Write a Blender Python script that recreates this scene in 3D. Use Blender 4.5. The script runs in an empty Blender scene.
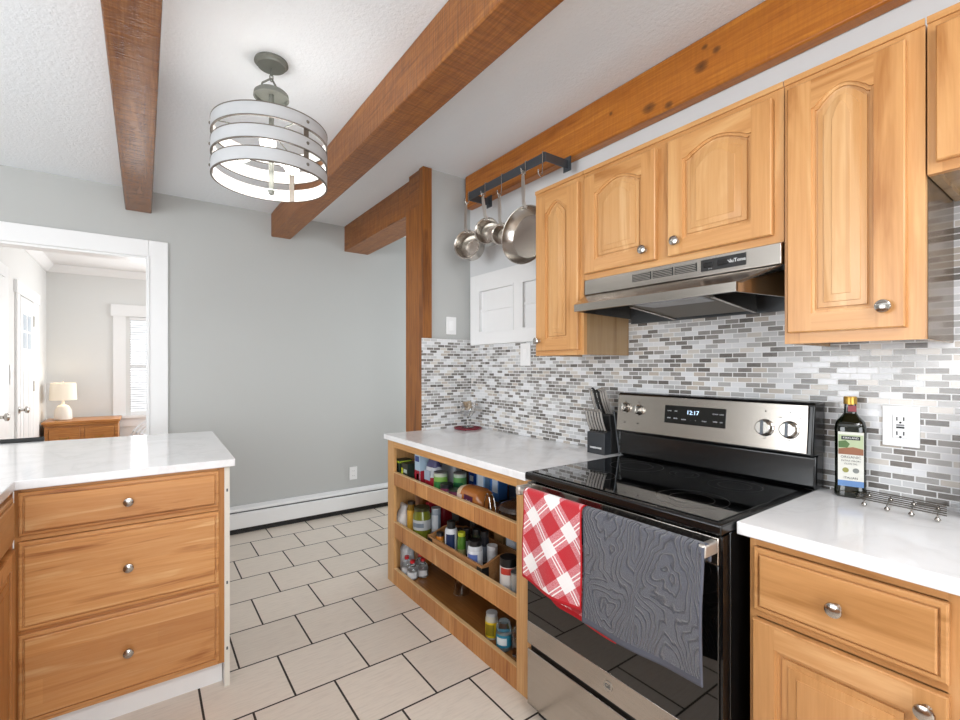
import bpy, bmesh, math, random
from mathutils import Vector, Matrix
S = bpy.context.scene
COL = S.collection
PI = math.pi
random.seed(7)

# ---------------------------------------------------------------- camera, world, lights, exposure
cam = bpy.data.cameras.new('camera'); camo = bpy.data.objects.new('camera', cam); COL.objects.link(camo)
camo.location = (0, 0, 1.312); camo.rotation_euler = (PI/2, 0, -0.6152)
cam.sensor_width = 36; cam.lens = 462.9/960*36; cam.shift_x = 0.0094; cam.shift_y = 0.0074; cam.clip_start = .02
S.camera = camo
W = bpy.data.worlds.new('sky'); S.world = W; W.use_nodes = True
W.node_tree.nodes['Background'].inputs[0].default_value = (.92, .96, 1, 1)
W.node_tree.nodes['Background'].inputs[1].default_value = 2.2
def area(name, loc, target, sx, sy, power, col=(1, 1, 1)):
    l = bpy.data.lights.new(name, 'AREA'); l.shape = 'RECTANGLE'; l.size = sx; l.size_y = sy; l.energy = power; l.color = col
    o = bpy.data.objects.new(name, l); COL.objects.link(o); o.location = loc
    d = Vector(target)-Vector(loc); o.rotation_euler = d.to_track_quat('-Z', 'Y').to_euler(); return o
area('rear_daylight_fill', (-.6, -2.38, 1.45), (-.6, 4, 1.35), 2.6, 1.5, 100, (.93, .97, 1))  # added daylight from an assumed window behind the camera
area('side_daylight_fill', (-2.93, 1.0, 1.4), (4, 1.0, 1.25), 2.6, 1.5, 105, (.93, .97, 1))  # added daylight, its window out of view at left is assumed
area('back_wall_fill', (3.05, 3.42, 1.4), (-3, 3.3, 1.1), 1.1, 1.4, 26, (.93, .97, 1))  # added fill that evens out the back wall; no window opening there
area('overhead_floor_fill', (.25, -.6, 2.55), (.35, .2, 0), 1.2, .9, 66, (.96, .98, 1))  # added downward fill for floor and counters, no fixture modelled
area('far_room_side_fill', (2.9, 5.7, 1.5), (-3, 5.7, 1.3), 1.6, 1.5, 75, (.95, .98, 1))  # added unseen side light that brightens the far room
area('daylight_far_room_window', (.25, 6.86, 1.35), (.25, 3, 1.2), .7, 1.0, 25, (1, 1, 1))
S.view_settings.view_transform = 'Standard'; S.view_settings.look = 'None'
S.view_settings.exposure = -0.35; S.view_settings.gamma = 1; S.view_settings.use_curve_mapping = False

# ---------------------------------------------------------------- materials
def lin(c):
    if isinstance(c, str): c = [int(c[i:i+2], 16)/255 for i in (0, 2, 4)]
    return tuple((x/12.92 if x <= .04045 else ((x+.055)/1.055)**2.4) for x in c)+(1,)
class NT:
    def __init__(s, name):
        s.m = bpy.data.materials.new(name); s.m.use_nodes = True; s.t = s.m.node_tree
        s.b = s.t.nodes['Principled BSDF']
    def n(s, typ, **kw):
        x = s.t.nodes.new(typ)
        for k, v in kw.items():
            if k in x.inputs.keys() if hasattr(x.inputs, 'keys') else False: x.inputs[k].default_value = v
            else: setattr(x, k, v)
        return x
    def l(s, a, b): s.t.links.new(a, b)
    def math(s, op, a, b=None, c=None):
        x = s.t.nodes.new('ShaderNodeMath'); x.operation = op
        for i, v in enumerate((a, b, c)):
            if v is None: continue
            if isinstance(v, (int, float)): x.inputs[i].default_value = v
            else: s.l(v, x.inputs[i])
        return x.outputs[0]
    def ramp(s, fac, stops, interp='LINEAR'):
        r = s.t.nodes.new('ShaderNodeValToRGB'); r.color_ramp.interpolation = interp
        e = r.color_ramp.elements
        while len(e) < len(stops): e.new(.5)
        for i, (p, c) in enumerate(stops): e[i].position = p; e[i].color = lin(c)
        s.l(fac, r.inputs[0]); return r.outputs[0]
    def mix(s, fac, a, b, mode='MIX'):
        x = s.t.nodes.new('ShaderNodeMix'); x.data_type = 'RGBA'; x.blend_type = mode
        for i, v in ((0, fac), (6, a), (7, b)):
            if isinstance(v, (int, float)): x.inputs[i].default_value = v
            elif isinstance(v, (tuple, str)): x.inputs[i].default_value = lin(v) if isinstance(v, str) else v
            else: s.l(v, x.inputs[i])
        return x.outputs[2]
    def coord(s, scale=(1, 1, 1), loc=(0, 0, 0), rot=(0, 0, 0)):
        c = s.t.nodes.new('ShaderNodeTexCoord'); m = s.t.nodes.new('ShaderNodeMapping')
        m.inputs['Scale'].default_value = scale; m.inputs['Location'].default_value = loc; m.inputs['Rotation'].default_value = rot
        s.l(c.outputs['Object'], m.inputs[0]); return m.outputs[0]
    def noise(s, vec, scale, detail=3, rough=.5, dist=0, out=0):
        x = s.t.nodes.new('ShaderNodeTexNoise'); x.inputs['Scale'].default_value = scale; x.inputs['Detail'].default_value = detail
        x.inputs['Roughness'].default_value = rough; x.inputs['Distortion'].default_value = dist
        s.l(vec, x.inputs['Vector']); return x.outputs[out]
    def bump(s, h, strength=.3, dist=.002):
        x = s.t.nodes.new('ShaderNodeBump'); x.inputs['Strength'].default_value = strength; x.inputs['Distance'].default_value = dist
        s.l(h, x.inputs['Height']); s.l(x.outputs[0], s.b.inputs['Normal'])
    def set(s, **kw):
        for k, v in kw.items():
            i = s.b.inputs[k.replace('_', ' ')]
            if isinstance(v, (int, float, tuple)): i.default_value = v
            else: s.l(v, i)
        return s.m
def P(name, col, rough=.5, metal=0., spec=.5, emit=None, es=0, trans=0, coat=0, alpha=1, var=.06):
    t = NT(name)
    c = lin(col)
    if var and not trans:
        f = t.noise(t.coord(), 14, 3)
        k = tuple(max(0, x*(1-var)) for x in c[:3])+(1,)
        t.l(t.mix(f, c, k), t.b.inputs['Base Color'])
    else: t.b.inputs['Base Color'].default_value = c
    t.set(Roughness=rough, Metallic=metal, Specular_IOR_Level=spec, Coat_Weight=coat, Transmission_Weight=trans, Alpha=alpha)
    if emit: t.set(Emission_Color=lin(emit), Emission_Strength=es)
    return t.m
def wood(name, dark, mid, light, axis='Z', rough=.35, scale=1., stave=None, sawn=0, knots=None, bump=.15, fine=.42, band=.16):
    t = NT(name); ax = 'XYZ'.index(axis)
    sc = [9*scale]*3; sc[ax] = .9*scale
    info = t.n('ShaderNodeObjectInfo')
    add = t.n('ShaderNodeVectorMath', operation='ADD'); t.l(t.coord(), add.inputs[0])
    cx = t.n('ShaderNodeCombineXYZ'); 
    for i in range(3): t.l(t.math('MULTIPLY', info.outputs['Random'], 7.3+i*3.1), cx.inputs[i])
    t.l(cx.outputs[0], add.inputs[1])
    mp = t.n('ShaderNodeMapping'); mp.inputs['Scale'].default_value = sc; t.l(add.outputs[0], mp.inputs[0])
    v = mp.outputs[0]
    a = t.noise(v, 1.3, 4, .55, 1.2)
    s2 = [60*scale]*3; s2[ax] = 2.2*scale
    mp2 = t.n('ShaderNodeMapping'); mp2.inputs['Scale'].default_value = s2; t.l(add.outputs[0], mp2.inputs[0])
    b = t.noise(mp2.outputs[0], 2, 3, .6, .3)
    rings = t.math('PINGPONG', t.math('MULTIPLY', a, 7), 1.0)
    f = t.math('ADD', t.math('MULTIPLY', a, .92-fine), t.math('ADD', t.math('MULTIPLY', b, fine), t.math('MULTIPLY', rings, band)))
    col = t.ramp(f, [(.3, dark), (.5, mid), (.7, light)])
    if stave:
        sx = t.n('ShaderNodeSeparateXYZ'); t.l(t.coord(), sx.inputs[0])
        pa, w, ln = stave
        r = t.math('FLOOR', t.math('DIVIDE', sx.outputs['XYZ'.index(pa)], w))
        off = t.math('MULTIPLY', t.math('FRACT', t.math('MULTIPLY', t.math('SINE', t.math('MULTIPLY', r, 12.9)), 43.7)), 5)
        q = t.math('FLOOR', t.math('ADD', t.math('DIVIDE', sx.outputs[ax], ln), off))
        cc = t.n('ShaderNodeCombineXYZ'); t.l(r, cc.inputs[0]); t.l(q, cc.inputs[1]); t.l(info.outputs['Random'], cc.inputs[2])
        wn = t.n('ShaderNodeTexWhiteNoise'); t.l(cc.outputs[0], wn.inputs[0])
        col = t.mix(t.math('MULTIPLY', wn.outputs[0], .8), col, t.mix(.6, col, dark))
    if sawn:
        s3 = [9]*3; s3[ax] = 95
        n3 = t.ramp(t.noise(t.coord(scale=tuple(s3)), 1, 3, .65), [(.36, (0, 0, 0)), (.66, (1, 1, 1))])
        col = t.mix(t.math('MULTIPLY', n3, sawn), col, t.mix(.75, col, dark))
    if knots:
        sx = t.n('ShaderNodeSeparateXYZ'); t.l(t.coord(), sx.inputs[0])
        for (ky, kz, ra, rb) in knots:
            d = t.math('SQRT', t.math('ADD', t.math('POWER', t.math('DIVIDE', t.math('SUBTRACT', sx.outputs[1], ky), ra), 2), t.math('POWER', t.math('DIVIDE', t.math('SUBTRACT', sx.outputs[2], kz), rb), 2)))
            d = t.math('ADD', d, t.math('MULTIPLY', t.math('SUBTRACT', b, .5), .5))
            m = t.ramp(d, [(.0, (1, 1, 1)), (.62, (.8, .8, .8)), (.95, (0, 0, 0)), (1, (0, 0, 0))])
            col = t.mix(t.math('MULTIPLY', m, .9), col, '4a2c16')
    t.l(col, t.b.inputs['Base Color'])
    t.set(Roughness=rough)
    t.bump(b if not sawn else n3, bump, .001)
    return t.m

M = {}
# honey maple of the upper cabinets
CL = dict(dark='a56e3a', mid='c6925b', light='d6ab76')
M['upV'] = wood(fine=.2, name='honey_maple_upright', axis='Z', rough=.33, band=.05, bump=.05, **CL)
M['upH'] = wood(fine=.2, name='honey_maple_level', axis='Y', rough=.33, band=.05, bump=.05, **CL)
M['upP'] = wood(fine=.2, name='honey_maple_panel', axis='Z', rough=.33, stave=('Y', .11, 3), band=.10, bump=.05, dark='aa7540', mid='ca9a64', light='dcb483')
M['upS'] = wood(fine=.2, name='cabinet_side_veneer', axis='Z', rough=.2, band=.03, bump=.03, dark='8f7150', mid='a88a66', light='b89a76')
M['upD'] = P('lacquered_end_panel', '5f4d3b', .16, spec=.25)
BL = dict(dark='a2703e', mid='c08c58', light='d6a877')
M['bsV'] = wood(fine=.2, name='amber_maple_upright', axis='Z', rough=.32, band=.06, bump=.05, **BL)
M['bsH'] = wood(fine=.2, name='amber_maple_level', axis='Y', rough=.32, band=.06, bump=.05, **BL)
M['pnV'] = wood(fine=.2, name='peninsula_maple_upright', axis='Z', rough=.35, band=.06, bump=.06, dark='8f5524', mid='b47a40', light='cd955a')
M['pnH'] = wood(fine=.2, name='peninsula_maple_level', axis='X', rough=.33, stave=('Z', .085, 1.3), band=.11, bump=.06, dark='96582a', mid='cf9459', light='e8bd88')
M['shV'] = wood('shelf_maple_upright', axis='Z', rough=.4, band=.05, dark='b0804c', mid='d3a26a', light='e2b883')
M['shH'] = wood('shelf_maple_top_rail', axis='Y', rough=.4, band=.06, dark='b27c42', mid='d39d60', light='e4b677')
M['shR'] = wood('shelf_plank_rail', axis='Z', rough=.42, stave=('Y', .085, 2), band=.08, dark='8a4c20', mid='c98d50', light='e4b67c')
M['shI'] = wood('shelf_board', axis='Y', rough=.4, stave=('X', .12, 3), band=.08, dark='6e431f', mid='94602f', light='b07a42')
M['edge'] = wood('pale_cut_edge', axis='Y', rough=.5, band=.03, dark='caa06c', mid='e0bd8c', light='ecd0a4')
M['beam'] = wood('sawn_brown_beam', axis='Y', rough=.42, sawn=.7, band=.14, bump=.6, dark='5a3210', mid='8f5522', light='b07436')
M['beamL'] = wood('glossy_sawn_beam', axis='Y', rough=.24, sawn=.85, band=.1, bump=.6, dark='5c3312', mid='845125', light='a46c3a')
M['beamR'] = wood('orange_pine_beam', axis='Y', rough=.36, sawn=.3, band=.12, bump=.35, dark='8a4a12', mid='b46a1f', light='cf872f',
    knots=[(.943, 2.467, .034, .026), (1.168, 2.411, .04, .026), (1.078, 2.382, .024, .018), (.884, 2.5, .02, .017), (1.364, 2.475, .013, .011), (.929, 2.535, .016, .012)])
M['post'] = wood('rust_brown_post', axis='Z', rough=.45, band=.14, bump=.3, dark='5a3010', mid='854f1f', light='a86c2e')
M['crate'] = wood('crate_wood', axis='Y', rough=.5, band=.08, dark='7d5230', mid='a17347', light='b98a5c')
M['chest'] = wood('red_brown_chest', axis='X', rough=.3, band=.1, dark='7c4516', mid='ae6e2e', light='cf9452')
# walls
def plaster(name, col, bumps=.08, sc=160, col2=None):
    t = NT(name); v = t.coord(); n = t.noise(v, sc, 4, .6); big = t.noise(v, 1.2, 2)
    t.l(t.mix(big, lin(col), lin(col2 or col)), t.b.inputs['Base Color']); t.set(Roughness=.75); t.bump(n, bumps, .004); return t.m
M['wall'] = plaster('pale_grey_paint', 'babbb9', .06, 160, 'b5b6b4')
M['ceil'] = plaster('textured_white_ceiling', 'ecf0f4', .8, 75, 'eaeef2')
M['white'] = P('white_trim_paint', 'ececec', .4, var=.02)
M['wall2'] = plaster('light_grey_paint', 'dcdcda', .03)
M['wallwht'] = plaster('pale_soffit', 'd8d9da', .05)
# floor tiles
def tiles():
    t = NT('beige_floor_tile')
    v = t.coord(loc=(-.8082, -4.1008+.3125*20, 0))
    br = t.n('ShaderNodeTexBrick'); br.offset = .5; br.squash = 1
    t.l(v, br.inputs['Vector'])
    br.inputs['Scale'].default_value = 1; br.inputs['Brick Width'].default_value = .3125; br.inputs['Row Height'].default_value = .3125
    br.inputs['Mortar Size'].default_value = .0043; br.inputs['Mortar Smooth'].default_value = .1; br.inputs['Bias'].default_value = 0
    br.inputs['Color1'].default_value = lin('e3d8cb'); br.inputs['Color2'].default_value = lin('d9cec1'); br.inputs['Mortar'].default_value = lin('2e2620')
    st = t.noise(t.coord(scale=(7, 60, 1)), 1.6, 4, .7)
    bl = t.noise(t.coord(), 5, 3)
    c = t.mix(t.math('MULTIPLY', t.ramp(st, [(.45, (0, 0, 0)), (.75, (1, 1, 1))]), .35), br.outputs[0], lin('a89c90'))
    c = t.mix(t.math('MULTIPLY', bl, .25), c, lin('e6dcd0'))
    c = t.mix(br.outputs['Fac'], c, lin('2e2620'))
    t.l(c, t.b.inputs['Base Color'])
    t.l(t.math('ADD', t.math('MULTIPLY', br.outputs['Fac'], .4), .38), t.b.inputs['Roughness'])
    h = t.math('SUBTRACT', t.math('MULTIPLY', st, .15), br.outputs['Fac']); t.bump(h, .35, .002); return t.m
M['floor'] = tiles()
M['floor2'] = wood('hall_floorboards', axis='Y', stave=('X', .09, 1.2), dark='7c5128', mid='a3733f', light='b98a55')
def mosaic(name, axis):
    t = NT(name); sx = t.n('ShaderNodeSeparateXYZ'); t.l(t.coord(), sx.inputs[0])
    u = sx.outputs['XYZ'.index(axis)]; z = sx.outputs[2]
    RH, BW = .0182, .0505
    zr = t.math('DIVIDE', z, RH); row = t.math('FLOOR', zr); fz = t.math('FRACT', zr)
    rr = t.n('ShaderNodeTexWhiteNoise', noise_dimensions='1D'); t.l(row, rr.inputs['W'])
    sh = t.math('MULTIPLY', t.math('FLOOR', t.math('MULTIPLY', rr.outputs[0], 4)), .25)
    sh = t.math('ADD', t.math('MULTIPLY', t.math('MODULO', row, 2), .5), t.math('MULTIPLY', sh, 0.2))
    ur = t.math('ADD', t.math('DIVIDE', u, BW), t.math('ADD', sh, 40)); cell = t.math('FLOOR', ur); fu = t.math('FRACT', ur)
    cc = t.n('ShaderNodeCombineXYZ'); t.l(cell, cc.inputs[0]); t.l(row, cc.inputs[1])
    wn = t.n('ShaderNodeTexWhiteNoise', noise_dimensions='2D'); t.l(cc.outputs[0], wn.inputs['Vector'])
    col = t.ramp(wn.outputs[0], [(0, 'd9dadd'), (.20, 'bfc0c2'), (.36, 'c8c2bb'), (.44, 'a5a4a3'), (.53, 'b3a99e'), (.59, '85827f'), (.77, '67625e'), (.92, '4e4945')], 'CONSTANT')
    fine = t.noise(t.coord(scale=(20, 20, 90)), 3, 3)
    col = t.mix(t.math('MULTIPLY', fine, .25), col, lin('cfcac4'))
    gz = .085; gu = .032
    def edge(f, g): return t.math('MAXIMUM', t.math('LESS_THAN', f, g), t.math('GREATER_THAN', f, 1-g))
    gr = t.math('MAXIMUM', edge(fz, gz), edge(fu, gu))
    t.l(t.mix(gr, col, lin('dedede')), t.b.inputs['Base Color'])
    t.l(t.math('ADD', t.math('MULTIPLY', gr, .5), .17), t.b.inputs['Roughness'])
    t.bump(t.math('SUBTRACT', 1, gr), .3, .001); return t.m
M['mosY'] = mosaic('mosaic_tile_along_wall', 'Y'); M['mosX'] = mosaic('mosaic_tile_return', 'X')
def quartz():
    t = NT('white_quartz'); v = t.coord(); n = t.noise(v, 3.5, 5, .6, 1.5)
    t.l(t.ramp(n, [(.35, 'ececed'), (.5, 'e9e9ea'), (.56, 'e3e3e4'), (.62, 'ebebec')]), t.b.inputs['Base Color']); t.set(Roughness=.11); return t.m
M['quartz'] = quartz()
def steel(name, col, rough=.26, axis='Y', s=.06):
    t = NT(name); sc = [4, 4, 4]; sc = [160, 160, 160]; sc['XYZ'.index(axis)] = 2
    n = t.noise(t.coord(scale=tuple(sc)), 1, 3)
    t.l(t.mix(n, lin(col), tuple(x*.86 for x in lin(col)[:3])+(1,)), t.b.inputs['Base Color'])
    t.set(Metallic=1., Roughness=rough); t.bump(n, s, .0006); return t.m
M['steel'] = steel('brushed_steel', 'bcb5ad', .21); M['steel2'] = steel('pan_steel', 'bdb7af', .22, 'Z', .03)
M['steel3'] = P('handle_steel', 'cbc6c0', .42, .85)
M['chrome'] = P('satin_nickel', 'b8b4ae', .2, 1.)
M['wire'] = P('dark_wire', '6b665f', .3, .9)
M['dsteel'] = P('gunmetal', '5b6066', .4, .7)
M['bglass'] = P('black_glass', '050505', .03, coat=.5, var=0)
M['black'] = P('black_enamel', '0b0b0c', .22); M['bmat'] = P('matt_black', '141414', .5)
M['char'] = P('charcoal_block', '2a2d31', .45)
M['filter'] = P('filter_mesh', '6d675e', .45, .8)
M['dgrey'] = P('dark_grey_metal', '56595c', .4, .6)
M['glass'] = P('clear_glass', 'ffffff', .02, trans=1, var=0)
def pane():
    t = NT('window_glass'); t.t.nodes.remove(t.b); tr = t.n('ShaderNodeBsdfTransparent'); gl = t.n('ShaderNodeBsdfGlossy'); gl.inputs['Roughness'].default_value = .02
    mx = t.n('ShaderNodeMixShader'); mx.inputs[0].default_value = .07; t.l(tr.outputs[0], mx.inputs[1]); t.l(gl.outputs[0], mx.inputs[2])
    t.l(mx.outputs[0], t.t.nodes['Material Output'].inputs[0]); return t.m
M['pane'] = pane()
M['bulb'] = P('lit_bulb', 'ffffff', .3, emit='fff6ea', es=9, var=0)
M['shadeband'] = P('weathered_white_band', 'b9bbbd', .55, var=.15)
M['shadein'] = P('white_inner_band', 'f4f4f2', .5, var=0)
M['shadeedge'] = P('dark_band_edge', '6f6860', .5, .3)
M['pewter'] = P('antique_pewter', '7e8079', .5, .5)
M['lampshade'] = P('linen_shade', 'e6dccb', .8, emit='ffe9cc', es=.2, var=0)
M['ceramic'] = P('ceramic', 'e6dfd4', .4)
M['bottle'] = P('dark_green_glass', '0b0f05', .06, coat=.3, var=0)
M['gold'] = P('gold_cap', 'b08a3c', .3, .7)
M['paper'] = P('paper', 'cfcec6', .6)
def C(hexc, rough=.5, metal=0.):
    k = 'c'+hexc+str(rough)+str(metal)
    if k not in M: M[k] = P('paint_'+hexc, hexc, rough, metal)
    return M[k]
def towel_grey():
    t = NT('grey_terry'); v = t.coord()
    sx = t.n('ShaderNodeSeparateXYZ'); t.l(v, sx.inputs[0]); y, z = sx.outputs[1], sx.outputs[2]
    w1 = t.math('SINE', t.math('ADD', t.math('MULTIPLY', z, 27), t.math('MULTIPLY', t.math('SINE', t.math('MULTIPLY', y, 16)), 2.5)))
    g = t.math('ADD', t.math('MULTIPLY', t.math('ABSOLUTE', t.math('SINE', t.math('MULTIPLY', y, 16))), 3.2), t.math('MULTIPLY', w1, .9))
    n = t.math('ADD', g, t.math('MULTIPLY', t.noise(v, 9, 2, .5, .8), 3.6)); r = t.math('PINGPONG', t.math('MULTIPLY', n, 1.5), .5)
    fz = t.noise(v, 420, 2, .7)
    m = t.ramp(r, [(.05, (0, 0, 0)), (.22, (1, 1, 1))])
    c = t.mix(m, lin('3d3f48'), lin('5d5f6a')); c = t.mix(t.math('MULTIPLY', fz, .7), c, lin('34363e'))
    t.l(c, t.b.inputs['Base Color']); t.set(Roughness=.95, Sheen_Weight=.4)
    h = t.math('ADD', m, t.math('MULTIPLY', fz, .6)); t.bump(h, 1, .006); return t.m
M['terry'] = towel_grey(); M['terryhem'] = P('grey_hem', '52545f', .95)
def plaid():
    t = NT('red_plaid'); sx = t.n('ShaderNodeSeparateXYZ'); t.l(t.coord(), sx.inputs[0])
    y = sx.outputs[1]; z = sx.outputs[2]
    def rot(a, o): return t.math('ADD', t.math('ADD', t.math('MULTIPLY', y, math.cos(a)), t.math('MULTIPLY', z, math.sin(a))), o)
    p = rot(math.radians(48), 10.0); q = rot(math.radians(-42), 10.012)
    W_ = .058
    a = t.math('GREATER_THAN', t.math('FRACT', t.math('DIVIDE', p, W_*2)), .46); b = t.math('GREATER_THAN', t.math('FRACT', t.math('DIVIDE', q, W_*2)), .46)
    s = t.math('MULTIPLY', t.math('ADD', a, b), .5)
    fz = t.noise(t.coord(), 500, 2, .8)
    pk = t.ramp(fz, [(.36, 'bb2434'), (.62, 'dca0a6')])
    col = t.mix(t.math('GREATER_THAN', s, .25), lin('eeeaea'), pk)
    col = t.mix(t.math('GREATER_THAN', s, .75), col, lin('ba1626'))
    for c_ in (p, q):
        f = t.math('FRACT', t.math('DIVIDE', c_, W_*2))
        for pos in (.15, .25):
            col = t.mix(t.math('LESS_THAN', t.math('ABSOLUTE', t.math('SUBTRACT', f, pos)), .017), col, lin('f0ecec'))
    t.l(col, t.b.inputs['Base Color']); t.set(Roughness=.95, Sheen_Weight=.3); t.bump(fz, .5, .002); return t.m
M['plaid'] = plaid(); M['redhem'] = P('red_hem', 'b5121f', .95)

# ---------------------------------------------------------------- mesh building
class MB:
    def __init__(s, frame=None): s.v = []; s.f = []; s.m = []; s.cur = 0; s.fr = frame
    def V(s, p):
        if s.fr:
            o, u, v, n = s.fr; p = tuple(o[i]+p[0]*u[i]+p[1]*v[i]+p[2]*n[i] for i in range(3))
        s.v.append(p); return len(s.v)-1
    def F(s, ids, m=None): s.f.append(tuple(ids)); s.m.append(s.cur if m is None else m)
    def box(s, x0, y0, z0, x1, y1, z1, m=None):
        i = [s.V(p) for p in ((x0, y0, z0), (x1, y0, z0), (x1, y1, z0), (x0, y1, z0), (x0, y0, z1), (x1, y0, z1), (x1, y1, z1), (x0, y1, z1))]
        for q in ((0, 3, 2, 1), (4, 5, 6, 7), (0, 1, 5, 4), (1, 2, 6, 5), (2, 3, 7, 6), (3, 0, 4, 7)): s.F([i[k] for k in q], m)
        return s
    def prism(s, poly, z0, z1, m=None):          # poly in local xy
        n = len(poly); a = [s.V((x, y, z0)) for x, y in poly]; b = [s.V((x, y, z1)) for x, y in poly]
        s.F(a[::-1], m); s.F(b, m)
        for i in range(n): s.F((a[i], a[(i+1) % n], b[(i+1) % n], b[i]), m)
        return s
    def hull(s, bot, top, m=None):               # two loops of points
        n = len(bot); a = [s.V(p) for p in bot]; b = [s.V(p) for p in top]
        s.F(a[::-1], m); s.F(b, m)
        for i in range(n): s.F((a[i], a[(i+1) % n], b[(i+1) % n], b[i]), m)
        return s
    def lathe(s, prof, cx=0, cy=0, seg=24, m=None, sx=1, sy=1, a0=0, a1=2*PI, sq=0):
        full = abs(a1-a0-2*PI) < 1e-6; n = seg if full else seg+1; rings = []
        for r, z in prof:
            if r < 1e-6: rings.append([s.V((cx, cy, z))]*n); continue
            ring = []
            for k in range(n):
                a = a0+(a1-a0)*k/seg; ca, sa = math.cos(a), math.sin(a)
                if sq:
                    e = 1-sq; ca = math.copysign(abs(ca)**e, ca); sa = math.copysign(abs(sa)**e, sa)
                ring.append(s.V((cx+r*sx*ca, cy+r*sy*sa, z)))
            rings.append(ring)
        for A, B in zip(rings, rings[1:]):
            for k in range(seg):
                j = (k+1) % n; q = []
                for i in (A[k], A[j], B[j], B[k]):
                    if i not in q: q.append(i)
                if len(q) > 2: s.F(q, m)
        return s
    def cyl(s, x, y, z0, z1, r, seg=24, m=None, **k): return s.lathe([(0, z0), (r, z0), (r, z1), (0, z1)], x, y, seg, m, **k)
    def tube(s, pts, r, seg=8, m=None, closed=False, flat=1):
        pts = [Vector(p) for p in pts]; n = len(pts); rings = []
        for i, p in enumerate(pts):
            if closed: d = pts[(i+1) % n]-pts[i-1]
            else: d = pts[min(i+1, n-1)]-pts[max(i-1, 0)]
            d.normalize(); up = Vector((0, 0, 1)) if abs(d.z) < .9 else Vector((1, 0, 0))
            a = d.cross(up).normalized(); b = d.cross(a).normalized()
            rings.append([s.V(tuple(p+a*r*math.cos(2*PI*k/seg)+b*r*flat*math.sin(2*PI*k/seg))) for k in range(seg)])
        rg = range(n) if closed else range(n-1)
        for i in rg:
            A, B = rings[i], rings[(i+1) % n]
            for k in range(seg): s.F((A[k], A[(k+1) % seg], B[(k+1) % seg], B[k]), m)
        if not closed: s.F(rings[0][::-1], m); s.F(rings[-1], m)
        return s
    def build(s, name, mats, parent=None, bev=0, smooth=True, seg=2, fix=True):
        if not isinstance(mats, (list, tuple)): mats = [mats]
        off = Vector((0, 0, 0)); q = parent
        while q is not None: off += q.location; q = q.parent
        me = bpy.data.meshes.new(name); me.from_pydata([tuple(Vector(p)-off) for p in s.v], [], s.f)
        for m in mats: me.materials.append(m)
        me.polygons.foreach_set('material_index', s.m); me.update()
        if fix:
            bm = bmesh.new(); bm.from_mesh(me); bmesh.ops.recalc_face_normals(bm, faces=bm.faces); bm.to_mesh(me); bm.free()
        if smooth:
            me.polygons.foreach_set('use_smooth', [True]*len(me.polygons)); me.set_sharp_from_angle(angle=math.radians(32))
        o = bpy.data.objects.new(name, me); COL.objects.link(o)
        if parent: o.parent = parent
        if bev:
            b = o.modifiers.new('bevel', 'BEVEL'); b.width = bev; b.segments = seg; b.limit_method = 'ANGLE'; b.angle_limit = math.radians(40); b.harden_normals = False
        return o
def tag(o, label, cat, group=None, kind=None):
    o['label'] = label; o['category'] = cat
    if group: o['group'] = group
    if kind: o['kind'] = kind
    return o
def thing(name, label, cat, loc=(0, 0, 0), group=None):
    o = bpy.data.objects.new(name, None); COL.objects.link(o); o.location = loc; o.empty_display_size = .05
    return tag(o, label, cat, group)
def struct(name, mb, m, bev=0, parent=None):
    o = mb.build(name, m, parent, bev)
    if not parent: o['kind'] = 'structure'
    return o
FW = lambda X, Y, Z: ((X, Y, Z), (0, -1, 0), (0, 0, 1), (-1, 0, 0))     # faces -X : local x runs towards -Y
FS = lambda X, Y, Z: ((X, Y, Z), (1, 0, 0), (0, 0, 1), (0, -1, 0))      # faces -Y
FE = lambda X, Y, Z: ((X, Y, Z), (0, 1, 0), (0, 0, 1), (1, 0, 0))       # faces +X
def text(s, size, frame, mat, parent, name='lettering', ext=.0004, align='CENTER', bold=0):
    cu = bpy.data.curves.new(name, 'FONT'); cu.body = s; cu.size = size; cu.align_x = align; cu.align_y = 'CENTER'; cu.extrude = ext; cu.offset = bold
    cu.resolution_u = 2
    t = bpy.data.objects.new('t', cu); COL.objects.link(t)
    bpy.context.view_layer.update()
    me = bpy.data.meshes.new_from_object(t); bpy.data.objects.remove(t)
    o_, u, v, n = frame; off = Vector((0, 0, 0)); q = parent
    while q is not None: off += q.location; q = q.parent
    for vv in me.vertices:
        c = vv.co.copy(); vv.co = Vector(o_)+Vector(u)*c.x+Vector(v)*c.y+Vector(n)*c.z-off
    me.materials.clear(); me.materials.append(mat)
    o = bpy.data.objects.new(name, me); COL.objects.link(o); o.parent = parent; return o

# ---------------------------------------------------------------- setting
CE = 2.58
struct('floor', MB().box(-3, -2.5, -.08, 3.2, 4.2, 0), M['floor'])
struct('floor', MB().box(-3, 4.2, -.08, 3.2, 7.15, -.0), M['floor2'])
struct('ceiling', MB().box(-3, -2.5, CE, 3.2, 4.07, CE+.08), M['ceil'])
struct('ceiling', MB().box(-3, 4.21, 2.46, 3.2, 7.15, 2.54), M['white'])
# wall_back with doorway X -.82..0.027
w = MB(); w.box(.027, 4.07, 0, 3.2, 4.2, CE); w.box(-.86, 4.07, 2.105, .027, 4.2, CE); w.box(-3, 4.07, 0, -.86, 4.2, CE)
struct('wall_back', w, M['wall'])
struct('wall_right', MB().box(1.81, -2.5, 0, 1.95, 2.57, CE), M['wallwht'])
struct('wall_return', MB().box(1.501, 2.57, 0, 1.95, 2.76, CE), M['wall'])
struct('wall_far_right', MB().box(3.1, 2.76, 0, 3.2, 4.07, CE), M['wall'])
struct('wall_middle', MB().box(1.95, 2.66, 0, 3.2, 2.76, CE), M['wall'])
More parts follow.
